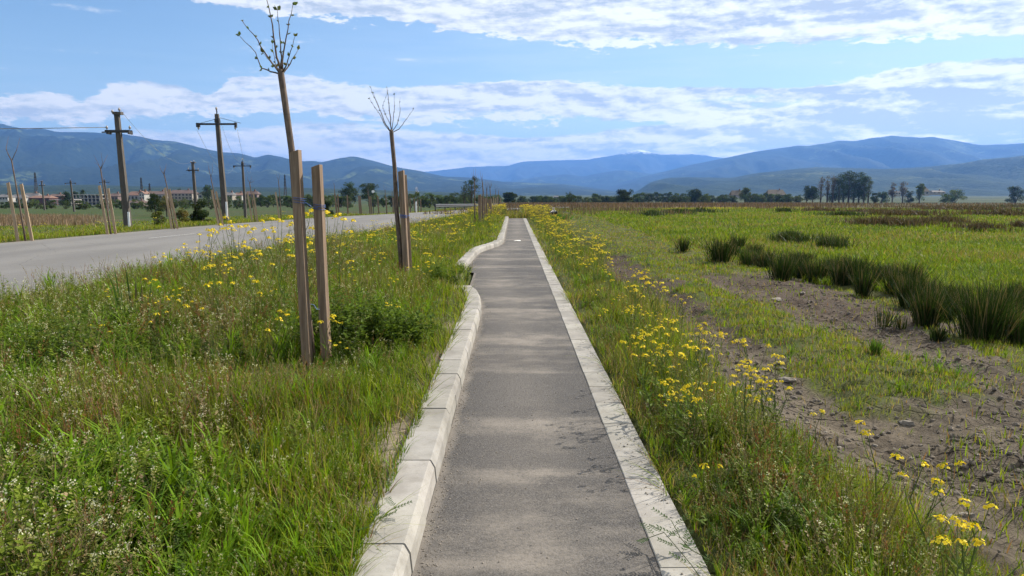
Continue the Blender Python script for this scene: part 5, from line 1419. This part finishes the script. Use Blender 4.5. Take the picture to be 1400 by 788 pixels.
tree_px(1019, 271.5, 256, 19, 470, 'round', LT, 'round light green tree right of the barn', nleaf=2200)
tree_px(1111, 270, 254, 20, 480, 'round', DK, 'dense dark round bush tree left of the poplar group', nleaf=2200)
tree_px(1103, 268, 252, 9, 500, 'round', DK, 'small dark tree behind the dense round bush tree', nleaf=700)
for px, yt, w, k, c, lab in ((1122, 240, 12, 'wispy', GY, 'leafless greyish tree at the left edge of the poplar group'), (1131, 238, 10, 'wispy', GY, 'second leafless greyish tree of the poplar group'), (1138.5, 234, 8, 'wispy', GY, 'slim bare tree touching the left of the green poplars'),
                             (1147, 238, 24, 'tall', MD, 'leftmost leafy poplar of the group'), (1153, 233.5, 26, 'tall', DK, 'darkest tall poplar in the middle of the group'), (1160, 231.5, 26, 'tall', DK, 'tall central poplar right of the darkest one'), (1167, 232.5, 26, 'tall', DK, 'dense poplar right of the centre of the group'),
                             (1174, 235, 20, 'tall', MD, 'slender poplar with gaps in its crown'), (1181, 237.5, 17, 'tall', MD, 'second poplar from the right of the group'), (1187, 239, 11, 'wispy', MD, 'outer right poplar with a leaning open crown')):
    tree_px(px, 266, yt, w, 500 + random.uniform(-6, 6), k, c, lab, 'poplar_tree', 'poplar group on the right', nleaf=1500 if k == 'tall' else 420)
tree_px(1220, 266, 248.5, 10, 560, 'wispy', GY, 'left one of two wispy greyish trees above the low white building', nleaf=700)
tree_px(1234, 266, 247, 13, 570, 'wispy', GY, 'right one of two wispy greyish trees above the low white building', nleaf=800)
tree_px(1257, 266, 249.5, 13, 560, 'round', LT, 'single bushy tree left of the grey sheds', nleaf=1300)
tree_px(1205, 267, 258.5, 20, 540, 'shrub', MD, 'low rounded tree right of the poplar group', nleaf=1100)
tree_px(1243, 267, 259, 12, 540, 'shrub', DK, 'compact dark bush right of the low white building', 'bush', None, 'bush', 900)
tree_px(1305, 266, 258.5, 34, 540, 'shrub', LT, 'wide greyish thicket right of the long farm shed', 'bush', None, 'bush', 1600)
tree_px(1388, 264, 253, 26, 540, 'shrub', DK, 'dark round tree near the right edge of the view', nleaf=1700)
tree_px(950, 274, 258.5, 24, 450, 'round', DK, 'largest dark bushy tree in the row right of the lone rounded tree', nleaf=2200)
tree_px(923, 278, 272.5, 9, 260, 'shrub', DK, 'small dark bush standing in the reeds right of the lone rounded tree', 'bush', None, 'bush', 600)
# anonymous growth of the treeline
rowt = [(715, 268, 16), (726, 268, 14), (738, 267, 20), (748, 269, 12), (757, 271, 14), (768, 268.5, 18), (790, 268, 18), (801, 270, 16), (828, 269, 14), (838, 270, 16), (869, 264, 14), (879, 262, 16), (888, 264, 14), (897, 262, 14), (906, 264, 14), (915, 261.5, 14), (927, 263, 14), (935, 263, 14), (963, 265, 16), (974, 266, 16), (985, 266, 14),
        (1033, 264, 14), (1041, 265, 12), (1049, 263, 14), (1056, 264, 12), (1066, 266, 12), (1078, 265, 14), (1090, 266, 12), (1140, 263, 16), (1196, 262, 10), (1290, 264, 14)]
for q_ in range(46):
    u_ = random.uniform(690, 1112); rowt.append((u_, random.uniform(267, 272) - max(0, u_ - 860) * .012, random.uniform(11, 20)))
for px, yt, w in rowt:
    tree_px(px + random.uniform(-2, 2), 0, yt, w * 1.1, random.uniform(430, 520) if px > 860 else random.uniform(400, 470), random.choice(['round', 'shrub', 'shrub']), random.choice([DK, MD, MD, LT]), 'small green bush in the low treeline beyond the reed band', 'bush', 'bushes of the treeline beyond the reeds', 'bush', 700)
rowl = [(348, 268), (358, 264), (366, 267), (374, 265), (384, 267), (392, 266), (403, 265), (414, 266), (424, 266), (435, 264), (446, 263), (456, 266), (466, 268), (515, 266), (524, 268), (533, 266), (543, 268), (552, 266), (560, 263), (567, 261.5), (577, 266), (586, 263), (594, 264), (603, 266), (612, 265), (622, 261.5), (630, 265), (640, 267), (652, 266), (662, 267), (672, 268), (681, 267)]
for q_ in range(26):
    rowl.append((random.uniform(345, 690), random.uniform(266, 271)))
for px, yt in rowl:
    tree_px(px + random.uniform(-2, 2), 0, yt + random.uniform(-1, 1), random.uniform(13, 20), random.uniform(230, 330), random.choice(['round', 'shrub', 'shrub']), random.choice([MD, LT, LT, (.085, .125, .035)]), 'green bush in the hedge row beyond the road', 'bush', 'bushes of the hedge row beyond the road', 'bush', 900)
for px, yt in ((150, 276), (166, 277), (182, 279), (200, 275), (232, 275), (246, 273), (258, 274), (292, 273), (300, 272), (312, 272), (322, 273), (335, 272), (8, 273), (26, 274), (48, 273), (70, 274), (86, 273), (104, 275), (116, 275), (142, 273), (158, 272), (168, 273), (186, 272), (206, 271), (218, 271), (238, 271), (252, 270), (266, 270), (276, 269), (288, 269), (298, 268), (310, 268), (328, 268), (342, 268), (4, 277), (20, 278), (36, 279), (60, 282), (120, 280), (136, 280)):
    tree_px(px + random.uniform(-2, 2), 0, yt - 1.2, random.uniform(13, 22), random.uniform(190, 260), 'shrub', random.choice([MD, MD, LT]), 'low dark hedge bush in front of the village houses', 'bush', 'hedge bushes before the village', 'bush', 500)
# pale blossoms on the near bush
bb = MB(); rr_ = random.Random(4); X = X_at(272, 48); g = gz1(X, 48)
# ------------------------------------------------------------------ hills and mountains
def hill_mat(key, dark, light, patch, snow=None, scale=.0022):
    m, nt = new_mat(key); b = NB(nt); P = b.pos()
    n = b.noise(P, scale, 7, .62); n2 = b.noise(P, scale * 9, 5, .65); n3 = b.noise(P, scale * .55, 4, .55, .6)
    c = b.mix(b.smooth(b.m('ADD', b.m('MULTIPLY', n, .55), b.m('MULTIPLY', n2, .45)), .38, .62), (*dark, 1), (*light, 1))
    c = b.mix(b.m('MULTIPLY', b.smooth(b.m('ADD', b.m('MULTIPLY', n3, .7), b.m('MULTIPLY', n2, .3)), .56, .62), .9), c, (*patch, 1))
    if snow:
        s = b.n('ShaderNodeSeparateXYZ'); b.link(P, s.inputs[0])
        c = b.mix(b.smooth(b.m('ADD', s.outputs['Z'], b.m('MULTIPLY', b.m('SUBTRACT', n2, .5), snow[2])), snow[0], snow[1]), c, (.85, .87, .90, 1))
    b.out(b.principled(c, .95, b.bump(n2, 1.0, 12.0), .05)); MAT[key] = m
    return m

def ridge(name, prof, D, depth, mat, seed, spur=.22, back=1.0, base=-9.0, nr=44, spread=1, ruf=.012):
    """mountain range: crest heights read from the skyline, with spurs and gullies running down towards the plain"""
    px = np.array([p[0] for p in prof], float); py = np.array([p[1] for p in prof], float)
    n = int((px[-1] - px[0]) / 3.0); xs = np.linspace(px[0], px[-1], n)
    ys = np.interp(xs, px, py); k = np.ones(3) / 3; ysm = np.convolve(np.pad(ys, 1, 'edge'), k, 'valid')
    V = []
    ang = (xs - VPX) / FPX
    hc = np.array([at(x, y, D).z for x, y in zip(xs, ysm)])
    fr = np.concatenate([np.linspace(0, 1, nr), 1 + np.linspace(.06, 1.0, 10) * back])
    rows = []
    for f in fr:
        Y = D - depth * (1 - f) if f <= 1 else D + depth * .9 * (f - 1)
        X = ang * D * (Y / D) ** .35
        X = ang * Y
        if f <= 1: t = f ** 1.25 * (.62 + .38 * f)
        else: t = 1 - .8 * ((f - 1) / back) ** 1.2
        wx = X + 900 * (vnoise(X, np.full_like(X, Y), 2600, 2, seed + 3) - .5)
        g = 1 - np.abs(2 * vnoise(wx, np.full_like(X, Y * .22), depth * .16, 5, seed) - 1)
        amp = np.sin(np.pi * min(f, 1.0)) ** .8 * spur * 1.9 if f <= 1 else 0.0
        z = base + (hc - base) * np.clip(t + amp * (g - .55) * 1.3, 0, None)
        z += (hc - base) * ruf * (vnoise(X, np.full_like(X, Y), depth * .05, 3, seed + 9) - .5) * 2
        rows.append(np.stack([X, np.full_like(X, Y), np.maximum(z, base)], 1))
    V = np.concatenate(rows); nn = len(xs); m_ = len(fr)
    ix = np.arange(nn * m_).reshape(m_, nn)
    Qd = np.stack([ix[:-1, :-1].ravel(), ix[:-1, 1:].ravel(), ix[1:, 1:].ravel(), ix[1:, :-1].ravel()], 1)
    o = obj(name, big_mesh(name, V, Qd, mat, None, None, True))
    return tag(o, kind='structure')
hm1 = hill_mat('forest_slope', (.011, .019, .014), (.022, .034, .020), (.085, .110, .045))
hm2 = hill_mat('far_slope', (.016, .022, .020), (.030, .036, .028), (.05, .055, .04), (760, 860, 260), .0015)
hm3 = hill_mat('near_slope', (.014, .025, .014), (.030, .045, .020), (.075, .090, .035), None, .0040)
L_ = [(-420, 158), (-200, 152), (-60, 162), (0, 166), (17, 171), (45, 177), (70, 176), (86, 180), (134, 181), (179, 183), (200, 187), (218, 191), (243, 193), (279, 201.5), (307, 208), (334, 210), (354, 216), (371, 211.5), (386, 214), (411, 221), (431, 220.5), (443, 222), (466, 217), (486, 214), (506, 218.5), (543, 228.5), (574, 234), (609, 241.5), (643, 243), (690, 249), (760, 251), (820, 258), (880, 266)]
ridge('mountain_range', L_, 7200, 3600, hm1, 3, .26)
F_ = [(420, 250), (520, 240), (600, 233.5), (643, 228.5), (694, 227), (714, 221), (757, 219.5), (800, 218.5), (834, 213), (857, 208), (870, 204.5), (886, 208), (903, 211.5), (937, 211), (957, 212.5), (983, 216.5), (1040, 224), (1120, 232)]
ridge('snow_range', F_, 15000, 4200, hm2, 21, .22)
M_ = [(560, 262), (640, 256), (700, 247), (743, 241.5), (771, 238.5), (797, 241.5), (817, 237), (843, 233), (863, 234), (886, 238), (940, 244), (1010, 252), (1060, 262)]
ridge('mid_range', M_, 10500, 2600, hm1, 33, .24)
R_ = [(800, 262), (860, 246), (900, 236), (940, 226), (983, 217), (1000, 213.7), (1023, 208.5), (1060, 203), (1086, 199.4), (1098, 200), (1137, 193), (1160, 193.4), (1185, 189), (1208, 185.7), (1223, 187), (1251, 188.5), (1263, 186.6), (1286, 191), (1323, 197.7), (1337, 198.6), (1370, 197), (1400, 195.7), (1480, 190), (1600, 196), (1900, 190)]
ridge('right_range', R_, 9000, 3300, hm1, 45, .22)
N_ = [(850, 268), (871, 261), (886, 250), (909, 243.8), (937, 242.5), (970, 243), (1000, 243.5), (1029, 237.5), (1075, 232), (1114, 229.5), (1149, 230), (1200, 231.5), (1257, 229), (1300, 224.5), (1335, 219), (1371, 215.7), (1400, 211.4), (1500, 205), (1700, 208), (1900, 214)]
ridge('near_hills', N_, 4600, 2100, hm3, 57, .30)
E_ = [(-420, 250), (-60, 251), (0, 252), (60, 254), (120, 252.5), (200, 255), (280, 255.5), (340, 256), (420, 257), (500, 259.5), (580, 262), (660, 265), (720, 268)]
ridge('low_hills', E_, 2500, 1300, hm3, 69, .20)

# smoke from a chimney far off
m, nt = new_mat('smoke'); b = NB(nt)
d_ = b.n('ShaderNodeBsdfDiffuse'); d_.inputs['Color'].default_value = (.55, .56, .58, 1); tr_ = b.n('ShaderNodeBsdfTransparent'); tl = b.n('ShaderNodeBsdfTranslucent'); tl.inputs['Color'].default_value = (.55, .56, .58, 1)
mx = b.n('ShaderNodeMixShader'); mx.inputs[0].default_value = .5; b.link(d_.outputs[0], mx.inputs[1]); b.link(tl.outputs[0], mx.inputs[2])
lw = b.n('ShaderNodeLayerWeight'); lw.inputs[0].default_value = .35
m2 = b.n('ShaderNodeMixShader'); b.link(b.m('ADD', b.m('MULTIPLY', b.m('SUBTRACT', lw.outputs['Facing'], .0), .45), .74, clamp=True), m2.inputs[0]); b.link(mx.outputs[0], m2.inputs[1]); b.link(tr_.outputs[0], m2.inputs[2]); b.out(m2.outputs[0])
sm = MB(); rs = random.Random(8); c0 = at(570, 266, 1500)
for k in range(26):
    t = rs.random(); c = Vector((rs.gauss(1.0 * t, 2.6), rs.gauss(0, 2.5), t * 13)); r = rs.uniform(1.2, 2.6) * (.6 + .8 * t)
    for i in range(1): sm.tube([c + Vector((0, 0, r * math.sin(a))) for a in (-1.45, -.9, -.3, .3, .9, 1.45)], [r * math.cos(a) for a in (-1.45, -.9, -.3, .3, .9, 1.45)], 10)
tag(sm.build('smoke', m, None, True, False, c0), 'small white puff of smoke rising before the left mountains', 'smoke', None, 'stuff')

# ------------------------------------------------------------------ haze, sky, sun, camera
m, nt = new_mat('haze'); b = NB(nt)
pv = b.n('ShaderNodeVolumePrincipled'); pv.inputs['Color'].default_value = (HAZE_COL[0], HAZE_COL[1], HAZE_COL[2], 1); pv.inputs['Density'].default_value = HAZE_D; pv.inputs['Anisotropy'].default_value = HAZE_G
b.out(None, pv.outputs[0])
try: m.cycles.homogeneous_volume = True
except Exception: pass
hz = MB(); hz.box((0, 0, 470), (35200, 35200, 980))
tag(hz.build('haze', m), 'pale blue summer haze over the whole plain', 'haze', None, 'stuff')

SUN_EL, SUN_AZ = R(38), R(57)          # azimuth to the right of the way the path runs
w = bpy.data.worlds.new('World'); sc.world = w; w.use_nodes = True; nt = w.node_tree; nt.nodes.clear(); b = NB(nt)
sky = b.n('ShaderNodeTexSky', sky_type='NISHITA'); sky.sun_disc = False; sky.sun_elevation = SUN_EL; sky.sun_rotation = SUN_AZ; sky.altitude = 300; sky.air_density = 1.0; sky.dust_density = .7; sky.ozone_density = 1.6
tc = b.n('ShaderNodeTexCoord'); D_ = tc.outputs['Generated']; s = b.n('ShaderNodeSeparateXYZ'); b.link(D_, s.inputs[0])
az = b.m('MULTIPLY', b.m('ARCTAN2', s.outputs['X'], s.outputs['Y']), 180 / math.pi); el = b.m('MULTIPLY', b.m('ARCSINE', s.outputs['Z']), 180 / math.pi)
def uv_of(px, py):
    d = ray(px, py).normalized(); return math.degrees(math.atan2(d.x, d.y)), math.degrees(math.asin(d.z))
azn = b.mapr(az, -40, 40, 0, 1)
def curve(pts):
    q = sorted(uv_of(*p) for p in pts)
    return b.m('MULTIPLY', b.ramp(azn, [(min(1, max(0, (u + 40) / 80)), v / 20.0) for u, v in q]), 20.0)
cb = b.n('ShaderNodeCombineXYZ'); b.link(b.m('MULTIPLY', az, .16), cb.inputs[0]); b.link(b.m('MULTIPLY', el, .62), cb.inputs[1])
cbv = cb.outputs[0]
n_lo = b.noise(cbv, .9, 7, .58, .3); n_hi = b.noise(b.mapping(cbv, (2.2, 1.6, 1), (3.1, 7.7, 0)), 2.2, 7, .62, .2)
nz = b.m('ADD', b.m('MULTIPLY', n_lo, .54), b.m('MULTIPLY', n_hi, .46))
wob = b.m('MULTIPLY', b.m('SUBTRACT', nz, .5), 3.2)
elw = b.m('ADD', el, wob)
e_top = curve([(60, -60), (180, -30), (270, 0), (350, 14), (480, 30), (620, 40), (700, 52), (850, 66), (1000, 64), (1150, 62), (1280, 50), (1400, 44)])
m_up = curve([(0, 128), (70, 120), (110, 134), (150, 113), (200, 112), (290, 128), (315, 104), (420, 102), (500, 116), (560, 118), (700, 106), (900, 117), (1100, 116), (1180, 100), (1280, 84), (1400, 80)])
m_lo = curve([(0, 166), (150, 165), (290, 158), (420, 150), (560, 166), (700, 165), (900, 160), (1000, 180), (1200, 196), (1400, 200)])
l_up = curve([(0, 172), (180, 178), (300, 178), (420, 164), (520, 168), (600, 178), (720, 186), (800, 182), (880, 168), (1000, 160), (1200, 160), (1400, 160)])
cb2 = b.n('ShaderNodeCombineXYZ'); b.link(b.m('MULTIPLY', az, .085), cb2.inputs[0]); b.link(b.m('MULTIPLY', el, .95), cb2.inputs[1])
strk = b.noise(cb2.outputs[0], 1.0, 7, .6, .25)
top = b.smooth(b.m('SUBTRACT', elw, e_top), -.5, .6)
mid = b.m('MULTIPLY', b.smooth(b.m('SUBTRACT', m_up, elw), -.3, .45), b.smooth(b.m('SUBTRACT', elw, m_lo), -.8, .5))
low = b.m('MULTIPLY', b.smooth(b.m('SUBTRACT', l_up, elw), -.5, .6), b.smooth(el, -1.0, 1.0))
tex = b.m('ADD', b.m('MULTIPLY', nz, .55), b.m('MULTIPLY', strk, .45))
bias = b.m('MAXIMUM', b.m('MULTIPLY', top, .34), b.m('MAXIMUM', b.m('MULTIPLY', mid, .300), b.m('MULTIPLY', low, b.mapr(az, -40, 40, .255, .36))))
bias = b.m('MAXIMUM', bias, b.m('MULTIPLY', b.m('MULTIPLY', b.smooth(el, 6.5, 8.0), b.smooth(el, 13.5, 11.0)), .062))
val = b.m('ADD', b.m('SUBTRACT', tex, .125), bias)
cov = b.smooth(val, .49, .63)
thick = b.smooth(val, .60, .82)
# light and shade in the cloud: edges are bright, thick bellies against the sun grey-blue
cbs = b.mapping(cbv, (1, 1, 1), (.16, .30, 0)); n_s = b.noise(cbs, .9, 6, .58, .3)
hs = b.noise(b.mapping(cbv, (2.2, 1.6, 1), (3.22, 7.95, 0)), 2.2, 7, .62, .2)
shade = b.m('ADD', b.m('MULTIPLY', b.m('SUBTRACT', n_lo, n_s), 3.0), b.m('MULTIPLY', b.m('SUBTRACT', n_hi, hs), 1.3))
sunw = b.smooth(az, -30, 32)
under = b.m('MULTIPLY', b.m('MULTIPLY', mid, b.smooth(b.m('SUBTRACT', m_up, elw), .7, 2.6)), b.smooth(az, 4, 30))
lum = b.m('SUBTRACT', b.m('ADD', .82, b.m('MULTIPLY', shade, 1.7)), b.m('ADD', b.m('MULTIPLY', thick, b.m('ADD', .24, b.m('MULTIPLY', sunw, .52))), b.m('MULTIPLY', under, .62)), clamp=True)
cc_ = b.mix(lum, (CLOUD_D[0], CLOUD_D[1], CLOUD_D[2], 1), b.mix(sunw, (CLOUD_L[0] * .82, CLOUD_L[1] * .83, CLOUD_L[2] * .88, 1), (CLOUD_L[0], CLOUD_L[1], CLOUD_L[2], 1)))
lowb = b.smooth(el, 9.0, 1.5)
cc_ = b.mix(lowb, cc_, b.mix(1.0, cc_, b.mix(b.smooth(az, 2, 24), (1.30, 1.20, 1.02, 1), (1.62, 1.46, 1.20, 1)), 'MULTIPLY'))
skyc = b.mix(1.0, sky.outputs[0], (SKY_T[0], SKY_T[1], SKY_T[2], 1), 'MULTIPLY')
veil = b.m('MULTIPLY', b.m('ADD', b.m('MULTIPLY', b.smooth(el, 13, 1), .30), b.m('MULTIPLY', b.smooth(az, -32, 12), .34)), b.m('ADD', .55, b.m('MULTIPLY', b.smooth(strk, .35, .65), .45)))
skyc = b.mix(veil, skyc, (VEIL[0], VEIL[1], VEIL[2], 1))
final = b.mix(b.m('MULTIPLY', cov, .95), skyc, cc_)
bg = b.n('ShaderNodeBackground'); b.link(final, bg.inputs[0]); bg.inputs[1].default_value = SKY_S
wo = b.n('ShaderNodeOutputWorld'); b.link(bg.outputs[0], wo.inputs[0])
w.cycles.sampling_method = 'MANUAL'; w.cycles.sample_map_resolution = 512

sl = bpy.data.lights.new('sun', 'SUN'); sl.energy = SUN_S; sl.angle = R(.55); sl.color = (1.0, .93, .82)
so = bpy.data.objects.new('sun', sl); COL.objects.link(so)
sd = Vector((math.sin(SUN_AZ) * math.cos(SUN_EL), math.cos(SUN_AZ) * math.cos(SUN_EL), math.sin(SUN_EL)))
so.rotation_euler = sd.to_track_quat('Z', 'Y').to_euler(); so.location = sd * 200

cam = bpy.data.cameras.new('camera'); cam.sensor_width = 36; cam.lens = 36 * FPX / 1400; cam.clip_start = .05; cam.clip_end = 60000
co = bpy.data.objects.new('camera', cam); COL.objects.link(co); co.location = (0, 0, EYE)
co.rotation_euler = (math.pi / 2 - PITCH, 0, math.atan(2 / FPX)); sc.camera = co
sc.view_settings.view_transform = 'Standard'; sc.view_settings.look = 'None'; sc.view_settings.exposure = EXPO; sc.view_settings.gamma = 1
c = sc.cycles
c.max_bounces = 4; c.diffuse_bounces = 2; c.glossy_bounces = 1; c.transmission_bounces = 3; c.transparent_max_bounces = 6; c.volume_bounces = 0
c.use_denoising = True; c.denoiser = 'OPENIMAGEDENOISE'; c.sample_clamp_indirect = 4.0; c.caustics_reflective = False; c.caustics_refractive = False
c.use_adaptive_sampling = True; c.adaptive_threshold = .02
